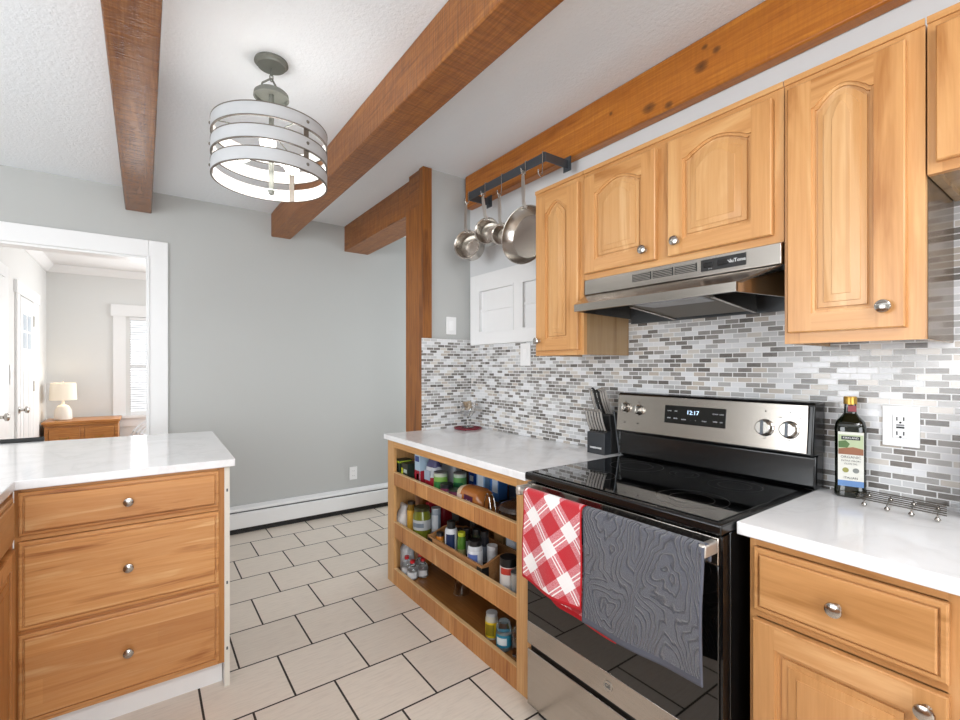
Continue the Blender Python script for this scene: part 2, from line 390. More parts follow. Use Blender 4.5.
# left wall with window, front wall with window (behind camera)
w = MB(); w.box(-3.1, -2.5, 0, -3, -.35, CE); w.box(-3.1, 2.35, 0, -3, 4.2, CE); w.box(-3.1, -.35, 0, -3, 2.35, .6); w.box(-3.1, -.35, 2.2, -3, 2.35, CE)
struct('wall_left', w, M['wall'])
w = MB(); w.box(-3.1, -2.6, 0, -1.95, -2.5, CE); w.box(.75, -2.6, 0, 1.95, -2.5, CE); w.box(-1.95, -2.6, 0, .75, -2.5, .65); w.box(-1.95, -2.6, 2.25, .75, -2.5, CE)
struct('wall_front', w, M['wall'])
def win(name, fr, w_, h_, nm=2):
    m = MB(fr); t_ = .05
    m.box(0, 0, -.03, w_, t_, .03); m.box(0, h_-t_, -.03, w_, h_, .03); m.box(0, t_, -.03, t_, h_-t_, .03); m.box(w_-t_, t_, -.03, w_, h_-t_, .03)
    for k in range(1, nm): m.box(w_*k/nm-.025, t_, -.025, w_*k/nm+.025, h_-t_, .025)
    o = struct(name, m, M['white'])
    MB(fr).box(t_, t_, -.004, w_-t_, h_-t_, .004).build('window_pane', M['pane'], o)
    return o
win('window_1', ((-3.05, 2.35, .6), (0, -1, 0), (0, 0, 1), (1, 0, 0)), 2.7, 1.6, 3)  # unseen window, put in as the opening for the side daylight
win('window_2', ((-1.95, -2.55, .65), (1, 0, 0), (0, 0, 1), (0, 1, 0)), 2.7, 1.6, 3)  # unseen window, put in as the opening for the rear daylight
# doorway trim
m = MB(); Y0 = 4.052
m.box(.027, Y0, 0, .145, 4.07, 2.224); m.box(-.86, Y0, 2.105, .027, 4.07, 2.224); m.box(-.98, Y0, 0, -.86, 4.07, 2.224)
m.box(.02, 4.045, 0, .034, Y0, 2.11)
struct('trim_1', m, M['white'], .003)
m = MB(); m.box(.012, 4.07, 0, .027, 4.2, 2.105); m.box(-.86, 4.07, 0, -.845, 4.2, 2.105); m.box(-.845, 4.07, 2.09, .012, 4.2, 2.105)
struct('trim_2', m, M['white'])
# splash
struct('wall_splash', MB().box(1.802, -1.2, .9145, 1.81, 2.562, 1.478).box(1.802, -1.2, 1.478, 1.81, .5, 1.775).box(1.802, .5, 1.478, 1.81, 1.32, 1.58), M['mosY'])
struct('wall_splash_return', MB().box(1.425, 2.547, .9145, 1.81, 2.555, 1.495), M['mosX'])
struct('wall_return_base', MB().box(1.501, 2.555, .9, 1.81, 2.57, 1.49), M['wall'])

# beams and post
tag(MB().box(-.108, -2.49, 2.42, .047, 4.068, CE).build('ceiling_beam', M['beamL'], None, .006), 'rough-sawn glossy brown ceiling beam left of the drum pendant', 'beam', 'ceiling beams')
tag(MB().box(.857, -2.49, 2.388, 1.01, 4.068, CE).build('ceiling_beam', M['beam'], None, .006), 'brown ceiling beam crossing the middle of the ceiling right of the drum pendant', 'beam', 'ceiling beams')
tag(MB().box(1.75, -2.49, 2.366, 1.809, 2.545, CE).build('ceiling_beam', M['beamR'], None, .008), 'knotty orange pine beam running above the wall cabinets and carrying the pot rack', 'beam', 'ceiling beams')
tag(MB().box(1.445, 2.61, 2.35, 1.50, 2.76, CE-.001).box(1.478, 2.76, 2.355, 1.70, 4.068, CE-.001).build('ceiling_beam', M['beam'], None), 'short brown header beam ending on the upright timber post', 'beam', 'ceiling beams')
tag(MB().box(1.437, 2.556, 0, 1.50, 2.609, CE-.001).box(1.437, 2.609, 0, 1.50, 2.79, 2.349).build('timber_post', M['post'], None), 'upright rust-brown timber post rising behind the far end of the shelf counter', 'post')

# baseboard heater
h = thing('baseboard_heater', 'long white metal baseboard heater along the foot of the grey wall', 'heater', (.16, 4.0, 0))
MB().prism([(0, 0)]*0 or [(4.068, .03), (4.0, .03), (4.0, .165), (4.02, .195), (4.068, .205)], 0, 1) if 0 else None
m = MB(((.16, 0, 0), (0, 1, 0), (0, 0, 1), (1, 0, 0))); L = 2.9
m.prism([(4.066, .045), (4.006, .045), (4.0, .05), (4.0, .158), (4.012, .166), (4.066, .166)], 0, L); m.build('front_cover', M['white'], h, 0)
m = MB(((.16, 0, 0), (0, 1, 0), (0, 0, 1), (1, 0, 0)))
m.prism([(4.066, .176), (4.014, .176), (4.006, .183), (4.01, .2), (4.066, .212)], 0, L); m.build('top_hood', M['white'], h)
MB().box(.17, 4.02, .166, 3.05, 4.06, .176).build('damper_slot', M['dgrey'], h)
MB().box(.17, 4.03, .0, 3.05, 4.06, .045).build('base_shadow_gap', M['bmat'], h)
# outlets / switches
def plate(name, label, cat, fr, w_, h_, kind, group=None):
    o, u, v, n = fr; t = thing(name, label, cat, o, group)
    m = MB(fr).box(-w_/2, -h_/2, 0, w_/2, h_/2, .006); m.build('cover_plate', M['white'], t, .0015)
    if kind == 'gfci':
        MB(fr).box(-.017, -.034, .006, .017, .034, .009).build('receptacle', C('f0f0f0', .3), t, .001)
        for s_ in (-1, 1):
            for q_, w_2 in ((-.009, .003), (.006, .003)): MB(fr).box(q_, s_*.021-.005, .009, q_+w_2, s_*.021+.006, .0095).build('socket_slot', M['bmat'], t)
            MB(fr).cyl(0, s_*.021-.01, .009, .0095, .003, 10).build('socket_slot', M['bmat'], t)
        MB(fr).box(-.009, .001, .009, .009, .006, .0105).build('reset_button', C('8a8a8a'), t); MB(fr).box(-.009, -.006, .009, .009, -.001, .0105).build('test_button', M['bmat'], t)
        b = MB(fr)
        for a in range(4): pass
    elif kind == 'duplex':
        for s_ in (-1, 1):
            MB(fr).cyl(0, s_*.021, .006, .0085, .015, 20).build('receptacle', C('f0f0f0', .3), t)
            [MB(fr).box(q_, s_*.021-.004, .0085, q_+.002, s_*.021+.005, .009).build('socket_slot', M['bmat'], t) for q_ in (-.007, .005)]
    else:
        MB(fr).box(-.016, -.033, .006, .016, .033, .0085).build('rocker', C('f4f4f4', .3), t, .001)
    return t
plate('wall_outlet', 'square white outlet plate on the mosaic behind the olive oil bottle and trivet', 'outlet', FW(1.802, .378, 1.14), .082, .118, 'gfci')
plate('wall_outlet', 'white outlet low on the grey wall above the baseboard heater', 'outlet', FS(1.56, 4.07, .345), .072, .115, 'duplex')
plate('wall_switch', 'white switch plate on the grey wall beside the timber post', 'switch', FS(1.655, 2.57, 1.585), .075, .115, 'sw')
plate('wall_switch', 'white switch plate on the mosaic below the white wall cabinet', 'switch', FW(1.802, 2.0, 1.385), .085, .13, 'sw')

# white recessed wall cabinet
wc = thing('wall_cabinet', 'white wall cabinet with open recesses in the corner below the hanging pans', 'cabinet', (1.79, 2.07, 1.48), 'wall cabinets')
m = MB(); Xa, Xb = 1.780, 1.801
ys = [2.525, 2.42, 2.09, 2.0, 1.70, 1.62]; zb, z1, z2, zt = 1.458, 1.54, 1.80, 1.91
m.box(Xa, ys[1], zb, Xb, ys[0], zt); m.box(Xa, ys[3], zb, Xb, ys[2], zt); m.box(Xa, ys[5], zb, Xb, ys[4], zt)
for a, b in ((ys[2], ys[1]), (ys[4], ys[3])): m.box(Xa, a, zb, Xb, b, z1); m.box(Xa, a, z2, Xb, b, zt)
m.build('face_frame', M['white'], wc)
for a, b in ((ys[2], ys[1]), (ys[4], ys[3])):
    MB().box(Xb-.003, a, z1, Xb, b, z2).build('back_panel', M['white'], wc); MB().box(Xa+.008, a, 1.672, Xb-.004, b, 1.684).build('shelf', M['white'], wc)
    e = MB()
    e.box(Xa+.003, a-.008, z2-.0, Xa-.004, b+.008, z2+.008); e.box(Xa+.003, a-.008, z1-.008, Xa-.004, b+.008, z1); e.box(Xa+.003, a-.008, z1, Xa-.004, a, z2); e.box(Xa+.003, b, z1, Xa-.004, b+.008, z2)
    e.build('bead', M['white'], wc)

# ---------------------------------------------------------------- cabinet parts
def door(fr, w_, h_, parent, mats, arch=.0, sw=.055, T=.019, knob=None, name='door', ts=.05, lab=None):
    MV, MH, MP = mats; m = MB(fr); c = .003; N = 26
    def shp(t):
        a = abs(t)
        if a > .92: return 0
        s_ = a/.92
        return (1-s_**2)*.82+.18*(.5+.5*math.cos(PI*s_)) if s_ < .78 else ((1-.78**2)*.82+.18*(.5+.5*math.cos(PI*.78)))*(.5+.5*math.cos(PI*(s_-.78)/.22))
    tt = .043 if arch else ts
    ysh = h_-tt-arch
    def loop(d, z):
        x0, x1 = sw+d, w_-sw-d; pts = [(x0, ts+d), (x1, ts+d)]
        if arch:
            for k in range(N+1):
                t = 1-2*k/N; pts.append(((x0+x1)/2+t*(x1-x0)/2, ysh-d+arch*shp(t)))
        else: pts += [(x1, ysh-d), (x0, ysh-d)]
        return [(x, y, z) for x, y in pts]
    outer = [(0, 0), (w_, 0), (w_, h_), (0, h_)]; inner = [(c, c), (w_-c, c), (w_-c, h_-c), (c, h_-c)]
    A = [m.V((x, y, 0)) for x, y in outer]; B = [m.V((x, y, T-c)) for x, y in outer]; Cc = [m.V((x, y, T)) for x, y in inner]
    m.F(A[::-1], 0)
    for i in range(4):
        j = (i+1) % 4; m.F((A[i], A[j], B[j], B[i]), 0); m.F((B[i], B[j], Cc[j], Cc[i]), 0)
    def rect(x0, y0, x1, y1, k): m.F([m.V((x0, y0, T)), m.V((x1, y0, T)), m.V((x1, y1, T)), m.V((x0, y1, T))], k)
    rect(c, c, sw, h_-c, 0); rect(w_-sw, c, w_-c, h_-c, 0); rect(sw, c, w_-sw, ts, 1)
    L0 = loop(0, T)
    if arch:
        top = L0[2:]
        for a, b in zip(top, top[1:]):
            m.F([m.V(a), m.V(b), m.V((b[0], h_-c, T)), m.V((a[0], h_-c, T))][::-1], 1)
    else: rect(sw, ysh, w_-sw, h_-c, 1)
    prof = [(0, T), (.0008, T-.005), (.007, T-.0055), (.0078, T-.011), (.0135, T-.012), (.0143, T-.0075), (.027, T-.0065), (.0278, T-.0042), (.046, T-.0008), (.047, T+.0004)]
    prev = None
    for d, z in prof:
        lp = loop(d, z); ids = [m.V(p) for p in lp]
        if prev:
            n = len(ids)
            for i in range(n): m.F((prev[i], prev[(i+1) % n], ids[(i+1) % n], ids[i]), 2 if d > .011 else 0)
        prev = ids; last = lp
    if arch:
        yb = last[0][1]; top = last[2:]
        for k, (a, b) in enumerate(zip(top, top[1:])): m.F([m.V(a), m.V(b), m.V((b[0], yb, a[2])), m.V((a[0], yb, a[2]))], 2)
    else: m.F(prev, 2)
    bm_o = m.build(name, [MV, MH, MP], parent)
    if lab: bm_o['label'] = lab
    if knob: make_knob(fr, knob[0], knob[1], T, bm_o)
    return bm_o
def make_knob(fr, x, y, z, parent, r=.0165):
    o, u, v, n = fr; c = tuple(o[i]+x*u[i]+y*v[i]+z*n[i] for i in range(3))
    m = MB((c, u, v, n)); m.lathe([(0, 0), (.009, 0), (.006, .006), (.006, .012), (r*.9, .017), (r, .0205), (r*.93, .024), (r*.55, .027), (0, .028)], seg=22)
    return m.build('knob', M['chrome'], parent)
def drawer(fr, w_, h_, parent, mat, knob=True, T=.019, name='drawer'):
    m = MB(fr); ids = None
    for d, z in [(0, 0), (0, T-.008), (.004, T-.005), (.011, T-.0045), (.0118, T-.009), (.0148, T-.009), (.0156, T-.002), (.0185, T)]:
        l = [m.V(p) for p in ((d, d, z), (w_-d, d, z), (w_-d, h_-d, z), (d, h_-d, z))]
        if ids is None: m.F(l[::-1])
        else:
            for i in range(4): m.F((ids[i], ids[(i+1) % 4], l[(i+1) % 4], l[i]))
        ids = l
    m.F(ids); o = m.build(name, mat, parent)
    if knob: make_knob(fr, w_/2, h_/2, T, o)
    return o
UP = (M['upV'], M['upH'], M['upP']); BS = (M['bsV'], M['bsH'], M['bsV']); PN = (M['pnV'], M['pnH'], M['pnV'])
XF = 1.499; XW = 1.8
def wallcab(label, y0, y1, z0, z1, rail_t=.03, rail_b=.03, st=.04, mid=None):
    t = thing('wall_cabinet', label, 'cabinet', (1.65, (y0+y1)/2, z0), 'wall cabinets')
    b = MB(); b.box(XF+.019, y0, z0, XW, y0+.016, z1); b.box(XF+.019, y1-.016, z0, XW, y1, z1); b.box(XF+.019, y0+.016, z0+.012, XW, y1-.016, z0+.026); b.box(XF+.019, y0+.016, z1-.016, XW, y1-.016, z1); b.box(XW-.006, y0+.016, z0+.026, XW, y1-.016, z1-.016)
    b.build('carcass', M['upS'], t)
    f = MB(); f.box(XF, y0, z0, XF+.019, y0+st, z1, 0); f.box(XF, y1-st, z0, XF+.019, y1, z1, 0)
    f.box(XF, y0+st, z0, XF+.019, y1-st, z0+rail_b, 1); f.box(XF, y0+st, z1-rail_t, XF+.019, y1-st, z1, 1)
    if mid: f.box(XF, mid-.03, z0+rail_b, XF+.019, mid+.03, z1-rail_t, 0)
    f.build('face_frame', [M['upV'], M['upH']], t)
    MB().box(XF-.006, y0, z1-.004, XF, y1, z1+.012).build('top_trim', M['upH'], t)
    return t
t = wallcab('narrow tall honey maple wall cabinet beside the white cabinet, left of the hood', 1.305, 1.594, 1.364, 2.118)
door(FW(XF, 1.574, 1.386), .25, .704, t, UP, arch=.042, sw=.06, knob=(.02, .045))
t = wallcab('short double-door honey maple wall cabinet directly above the steel range hood', .566, 1.303, 1.672, 2.118, mid=.935, st=.025)
door(FW(XF, 1.290, 1.695), .325, .397, t, UP, arch=.035, sw=.055, knob=(.285, .04))
door(FW(XF, .917, 1.695), .325, .397, t, UP, arch=.035, sw=.055, knob=(.035, .045))
t = wallcab('tall single-door honey maple wall cabinet right of the hood', .272, .564, 1.378, 2.118, st=.037)
door(FW(XF, .552, 1.408), .248, .687, t, UP, arch=.037, sw=.058, knob=(.212, .052))
MB().box(XF+.02, .2705, 1.379, XW, .272, 2.117).build('end_panel', M['upD'], t)['label'] = 'dark lacquered cabinet end panel'
t = wallcab('short wall cabinet at the right edge with its underside higher than the rest', -.45, .2685, 1.762, 2.118, st=.025, mid=-.10)
door(FW(XF, .252, 1.785), .31, .31, t, UP, arch=0, sw=.055)
door(FW(XF, -.12, 1.785), .31, .31, t, UP, arch=0, sw=.055)

# ---------------------------------------------------------------- range hood
h = thing('range_hood', 'brushed steel under-cabinet range hood above the stove', 'range hood', (1.6, .93, 1.52))
HZ = 1.669
m = MB(); ya, yb = .568, 1.290; fa, fb = .633, 1.233
m.box(1.485, ya, 1.608, 1.515, yb, HZ)
m.build('front_panel', M['steel'], h, .002)
m = MB()
bt = [(1.487, ya, 1.606), (1.487, yb, 1.606), (1.362, fb, 1.553), (1.362, fa, 1.553)]
b2 = [(1.497, ya+.004, 1.602), (1.497, yb-.004, 1.602), (1.374, fb-.004, 1.547), (1.374, fa+.004, 1.547)]
m.hull(b2, bt)
m.box(1.36, fa, 1.526, 1.372, fb, 1.553)
m.hull([(1.372, fa, 1.526), (1.80, ya, 1.526), (1.80, ya+.006, 1.526), (1.372, fa+.006, 1.526)], [(1.372, fa, 1.552), (1.80, ya, 1.66), (1.80, ya+.006, 1.66), (1.372, fa+.006, 1.552)])
m.hull([(1.372, fb, 1.526), (1.80, yb, 1.526), (1.80, yb-.006, 1.526), (1.372, fb-.006, 1.526)], [(1.372, fb, 1.552), (1.80, yb, 1.66), (1.80, yb-.006, 1.66), (1.372, fb-.006, 1.552)])
m.build('canopy', M['steel'], h)
m = MB(); m.hull([(1.374, fa+.006, 1.545), (1.80, ya+.006, 1.60), (1.80, yb-.006, 1.60), (1.374, fb-.006, 1.545)], [(1.374, fa+.006, 1.549), (1.80, ya+.006, 1.604), (1.80, yb-.006, 1.604), (1.374, fb-.006, 1.549)])
m.build('underside_pan', M['dgrey'], h)
m = MB(); m.box(1.788, ya+.006, 1.505, 1.80, yb-.006, 1.60); m.build('rear_plate', M['dgrey'], h)
m = MB(); m.hull([(1.42, .74, 1.532), (1.70, .74, 1.505), (1.70, 1.02, 1.505), (1.42, 1.02, 1.532)], [(1.42, .74, 1.54), (1.70, .74, 1.513), (1.70, 1.02, 1.513), (1.42, 1.02, 1.54)]); m.build('grease_filter', M['filter'], h)
for y_ in (.728, 1.02): m = MB(); m.hull([(1.43, y_, 1.526), (1.71, y_, 1.498), (1.71, y_+.012, 1.498), (1.43, y_+.012, 1.526)], [(1.43, y_, 1.545), (1.71, y_, 1.575), (1.71, y_+.012, 1.575), (1.43, y_+.012, 1.545)]); m.build('filter_rail', M['steel'], h)
MB().box(1.385, .76, 1.524, 1.50, .98, 1.542).build('light_cover', C('8b8d90', .3), h, .004)
for k in range(3):
    v = MB(FW(1.485, 1.06-k*.084, 1.628))
    v.box(0, 0, .0, .078, .028, .0006)
    v.build('vent_grille', M['bmat'], h)
    v = MB(FW(1.485, 1.06-k*.084, 1.628))
    for q in range(5): v.box(.003, .002+q*.0056, .0006, .075, .0045+q*.0056, .0022)
    v.build('vent_louvres', M['steel'], h)
MB(FW(1.485, .80, 1.622)).box(0, 0, 0, .138, .037, .002).build('control_plate', M['bmat'], h)
for k in range(2): MB(FW(1.483, .79-k*.045, 1.633)).box(0, 0, 0, .03, .016, .004).build('rocker_switch', M['black'], h, .001)
text('NuTone', .0165, FW(1.4828, .69, 1.641), C('dddddd'), h)
text('▪ ▪ ▪', .006, FW(1.4828, .77, 1.628), C('cccccc'), h)

# ---------------------------------------------------------------- stove
r = thing('electric_stove', 'stainless steel and black glass-top electric stove between the counters', 'stove', (1.45, .93, 0))
ry0, ry1 = .576, 1.298
MB().box(1.215, ry0+.003, .03, 1.795, ry1-.003, .893).build('body', M['black'], r, .003)
m = MB(); m.box(1.163, ry0, .893, 1.745, ry1, .921); m.build('cooktop_frame', M['black'], r, .006, seg=3)
m = MB(); m.box(1.185, ry0+.018, .921, 1.73, ry1-.018, .924); m.build('glass_top', M['bglass'], r, .001)
bg = MB()
for (bx, by, br_) in ((1.32, .74, .10), (1.32, 1.11, .08), (1.58, .74, .08), (1.58, 1.11, .10), (1.6, .925, .05)):
    for rr in ((br_, br_-.0015), (br_*.62, br_*.62-.0012)):
        bg.lathe([(rr[1], .9242), (rr[0], .9242)], bx, by, 48)
bg.build('burner_rings', C('262626', .3), r, fix=False)
# oven door
XD = 1.172
MB().box(XD, ry0+.012, .815, XD+.045, ry1-.004, .884).build('door_trim', M['steel'], r, .002)
MB().box(XD+.001, ry0+.012, .366, XD+.04, ry1-.004, .813).build('oven_door', M['bglass'], r, .002)
MB().box(XD, ry0+.012, .283, XD+.045, ry1-.004, .366).build('lower_trim', M['steel'], r, .002)
MB().box(XD+.008, ry0+.004, .24, XD+.043, ry0+.012, .888).build('door_edge', M['black'], r)
MB().box(XD+.02, ry0+.01, .262, 1.215, ry1-.004, .283).build('drawer_gap', M['bmat'], r)
MB().box(XD, ry0+.012, .055, XD+.04, ry1-.004, .262).build('storage_drawer', M['steel'], r, .003)
MB().box(1.215, ry0+.02, 0, 1.7, ry1-.02, .03).build('plinth', M['bmat'], r)
v = MB()
for k in range(9): v.box(XD+.004, .66+k*.012, .887, XD+.03, .668+k*.012, .8905)
v.build('vent_slots', M['bmat'], r)
m = MB(FW(XD, .925, .325)); m.lathe([(0, 0), (.0165, 0), (.0165, .002), (.0145, .0022), (.0145, .0014), (0, .0014)], seg=32); m.build('round_badge', M['chrome'], r)
text('GE', .018, FW(XD-.0016, .925, .325), M['dgrey'], r, bold=.0003)
# handle
hd = MB(); hd.tube([(1.125, ry0+.02, .862), (1.125, ry1-.008, .862)], .0125, 14); hd.build('handle', M['steel3'], r)
for y_ in (ry0+.012, ry1-.028): MB().box(1.110, y_, .845, XD+.001, y_+.02, .879).build('handle_bracket', M['steel3'], r, .006, seg=3)
# back guard
FP = lambda x, y, z: ((x, y, z), (0, -1, 0), (.10, 0, .995), (-.995, 0, .10))
m = MB(); m.prism([(0, 0)], 0, 0) if 0 else None
gm = MB(((0, .562, 0), (1, 0, 0), (0, 0, 1), (0, 1, 0)))
gm.prism([(1.735, .9215), (1.725, .935), (1.728, 1.028), (1.745, 1.04), (1.795, 1.04), (1.795, .9215)], 0, ry1-.562+.002); gm.build('lower_backguard', M['black'], r, .008, seg=3)
gm = MB(((0, .560, 0), (1, 0, 0), (0, 0, 1), (0, 1, 0)))
gm.prism([(1.692, 1.032), (1.712, 1.193), (1.722, 1.2), (1.795, 1.2), (1.795, 1.032)], 0, ry1-.562); gm.build('upper_backguard', M['black'], r, .006, seg=3)
fp = FP(1.6915, ry1-.012, 1.040)
MB(fp).box(0, 0, 0, .711, .152, .004).build('control_panel', M['steel'], r, .0015)
MB(fp).box(.225, .052, .004, .462, .122, .0055).build('display_panel', M['bglass'], r, .003)
text('12:17', .022, FP(*[fp[0][i]+.34*fp[1][i]+.098*fp[2][i]+.006*fp[3][i] for i in range(3)]), P('clock_digits', 'cfe8ff', .4, emit='bfe0ff', es=1.2, var=0), r, name='clock_digits')
def fpt(x, y, z=.006): return FP(*[fp[0][i]+x*fp[1][i]+y*fp[2][i]+z*fp[3][i] for i in range(3)])
for k, (s_, x, y) in enumerate([('BAKE', .245, .072), ('BROIL', .272, .072), ('WARM', .305, .070), ('-', .333, .070), ('+', .352, .070), ('START', .385, .070), ('TIMER', .425, .072), ('OFF', .447, .072), ('CLOCK', .425, .10), ('LOCK', .447, .10), ('COOK', .245, .10), ('TIME', .272, .10)]):
    text(s_, .006, fpt(x, y), C('bfc4c8'), r)
for x, y in ((.04, .098), (.105, .092), (.59, .07), (.662, .07)):
    o, u, v_, n = fp; c_ = tuple(o[i]+x*u[i]+y*v_[i]+.004*n[i] for i in range(3)); R_ = .019 if x < .2 else .025
    k = MB((c_, u, v_, n)); k.lathe([(0, 0), (R_+.004, 0), (R_+.003, .004), (R_, .006), (R_*.92, .022), (R_*.8, .025), (0, .025)], seg=28); kb = k.build('control_knob', M['chrome'], r)
    MB((c_, u, v_, n)).box(-.004, -R_*.95, .0245, .004, R_*.95, .029).build('grip', M['dsteel'] if x > .2 else M['chrome'], kb, .0015)
for x in (.04, .105, .59, .662):
    MB(fpt(x, .125, .004)).cyl(0, 0, 0, .001, .0022, 8).build('indicator_light', M['bmat'], r)
    text('OFF', .006, fpt(x, .035, .0045), M['bmat'], r)
for x, s_ in ((.635, 'LO'), (.69, 'HI')): text(s_, .006, fpt(x, .108, .0045), M['bmat'], r)

# ---------------------------------------------------------------- worktops
def slab(name, poly, z0, z1, label):
    m = MB(); m.prism(poly, z0, z1); return tag(m.build(name, M['quartz'], None, .003), label, 'worktop', 'white worktops')
slab('worktop', [(1.166, 1.301), (1.801, 1.301), (1.801, 2.546), (1.434, 2.546), (1.434, 2.56), (1.17, 2.56)][::1], .884, .914, 'white quartz worktop over the open shelves, reaching the mosaic corner')
slab('worktop', [(1.23, -1.2), (1.801, -1.2), (1.801, .572), (1.23, .572)], .888, .920, 'white quartz worktop right of the stove holding the olive oil bottle')
slab('worktop', [(-.98, -.6), (-.345, -.6), (-.345, 2.10), (.305, 2.10), (.33, 3.09), (-.98, 3.20)], .907, .938, 'white L-shaped quartz worktop on the peninsula drawers at the left')
tag(MB().box(-1.1, 3.21, .9, -.42, 3.235, .952).build('black_strip', M['bmat'], None, .003), 'thin black strip along the rear edge of the peninsula worktop', 'strip')
# support leg reaching the floor for the strip: wooden backing panel
tag(MB().box(-.98, 3.12, 0, .20, 3.16, .906).build('backing_panel', M['white'], None), 'white panel closing the back of the peninsula', 'panel')
bp = MB().box(-1.1, 3.21, 0, -.42, 3.235, .9).build('strip_support', M['white'], None); tag(bp, 'white support behind the peninsula carrying the black strip', 'panel')

# ---------------------------------------------------------------- right base cabinet
b = thing('base_cabinet', 'amber maple base cabinet with one drawer over a door, right of the stove', 'cabinet', (1.5, .1, 0), 'base cabinets')
XB = 1.256
MB().box(XB+.019, -.4, .1, 1.80, .55, .883).build('carcass', M['bsV'], b)
f = MB(); f.box(XB, .536, .1, XB+.019, .55, .883, 0); f.box(XB, .15, .1, XB+.019, .196, .883, 0); f.box(XB, -.4, .1, XB+.019, -.36, .883, 0)
for z0, z1 in ((.866, .883), (.69, .712), (.1, .13)): f.box(XB, .196, z0, XB+.019, .536, z1, 1); f.box(XB, -.36, z0, XB+.019, .15, z1, 1)
f.build('face_frame', [M['bsV'], M['bsH']], b)
MB().box(1.33, -.4, 0, 1.79, .55, .1).build('toe_kick', M['white'], b)
MB().box(XB, -.4, .883, 1.80, .55, .8875).build('top_cleat', M['bsH'], b)
drawer(FW(XB, .538, .708), .345, .156, b, M['bsH'])
door(FW(XB, .538, .115), .345, .572, b, BS, arch=0, sw=.05, knob=(.315, .535), ts=.055)
drawer(FW(XB, .155, .708), .5, .156, b, M['bsH']); door(FW(XB, .155, .115), .5, .572, b, BS, arch=0, knob=(.03, .53))

# ---------------------------------------------------------------- peninsula drawers
p = thing('base_cabinet', 'peninsula base cabinet with three wide drawers at the lower left', 'cabinet', (0, 2.4, 0), 'base cabinets')
YP = 2.139
MB().box(-.345, YP+.019, .1, .268, 3.11, .906).build('carcass', M['pnV'], p)
f = MB(); f.box(-.353, YP, .10, -.336, YP+.019, .906, 0); f.box(.246, YP, .10, .27, YP+.019, .906, 0)
for z0, z1 in ((.892, .906), (.728, .752), (.416, .44), (.10, .13)): f.box(-.336, YP, z0, .246, YP+.019, z1, 1)
f.build('face_frame', [M['pnV'], M['pnH']], p)
drawer(FS(-.342, YP, .745), .592, .148, p, M['pnH'])
drawer(FS(-.342, YP, .430), .592, .296, p, M['pnH'])
drawer(FS(-.342, YP, .118), .592, .298, p, M['pnH'])
MB().box(-.30, YP+.045, 0, .268, YP+.06, .1).build('toe_kick', M['white'], p)
MB().box(.27, YP+.0, 0, .29, 3.11, .906).build('end_panel', M['white'], p)['label'] = 'white end panel'
MB().box(.2705, YP-.004, 0, .2895, YP, .906).build('edge_strip', C('e0dbd0'), p)
n_ = MB(FS(.28, YP-.004, 0))
for z_ in (.15, .42, .80): n_.box(-.003, z_, 0, .003, z_+.012, .001)
n_.build('screw_slots', M['dgrey'], p)
# left run facing +X
p = thing('base_cabinet', 'base cabinet run at the left edge facing the stove across the aisle', 'cabinet', (-.6, 1.2, 0), 'base cabinets')
XL = -.356
MB().box(-.97, -.6, .1, XL-.019, 2.13, .906).build('carcass', M['pnV'], p)
f = MB(FE(XL, -.6, 0)); f.box(2.68, .1, -.019, 2.735, .906, 0, 0); f.box(0, .1, -.019, .04, .906, 0, 0); f.box(1.62, .1, -.019, 1.68, .906, 0, 0)
for z0, z1 in ((.885, .906), (.728, .752), (.1, .13)): f.box(.04, z0, -.019, 1.62, z1, 0, 1); f.box(1.68, z0, -.019, 2.68, z1, 0, 1)
f.build('face_frame', [M['pnV'], M['bsH']], p)
drawer(FE(XL, 1.10, .745), .965, .148, p, M['bsH']); door(FE(XL, 1.59, .118), .475, .61, p, PN, knob=(.03, .57)); door(FE(XL, 1.10, .118), .475, .61, p, PN, knob=(.44, .57))
drawer(FE(XL, .05, .745), .965, .148, p, M['bsH']); door(FE(XL, .54, .118), .475, .61, p, PN, knob=(.03, .57)); door(FE(XL, .05, .118), .475, .61, p, PN, knob=(.44, .57))
MB().box(-.95, -.55, 0, -.43, 2.1, .1).build('toe_kick', M['white'], p)

# ---------------------------------------------------------------- open shelf unit
s = thing('open_shelf_unit', 'open-fronted wooden shelf unit full of pantry goods below the white worktop', 'shelf', (1.5, 1.98, 0))
XS = 1.235; sy0, sy1 = 1.335, 2.64
for a_, b_ in ((sy0, 1.428), (2.556, sy1)): MB().box(XS, a_, 0, XS+.02, b_, .883).build('stile', M['shV'], s, .0015)
MB().box(XS+.001, 1.428, .826, XS+.02, 2.556, .883).build('top_rail', M['shH'], s)
for z0, z1 in ((.60, .677), (.284, .377), (.0, .095)):
    MB().box(XS+.0005, 1.428, z0, XS+.02, 2.556, z1-.003).build('front_rail', M['shR'], s)
    MB().box(XS-.0005, 1.428, z1-.003, XS+.02, 2.556, z1).build('rail_edge', M['edge'], s)
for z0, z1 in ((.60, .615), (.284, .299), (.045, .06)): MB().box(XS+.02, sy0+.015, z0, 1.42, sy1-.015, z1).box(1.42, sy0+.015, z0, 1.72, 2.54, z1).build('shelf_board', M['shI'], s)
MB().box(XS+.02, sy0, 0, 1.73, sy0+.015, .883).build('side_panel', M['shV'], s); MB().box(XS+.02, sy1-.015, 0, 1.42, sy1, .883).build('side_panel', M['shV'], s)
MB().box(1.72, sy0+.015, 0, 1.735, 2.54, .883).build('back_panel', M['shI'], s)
ZT, ZM, ZB = .6155, .2995, .0605

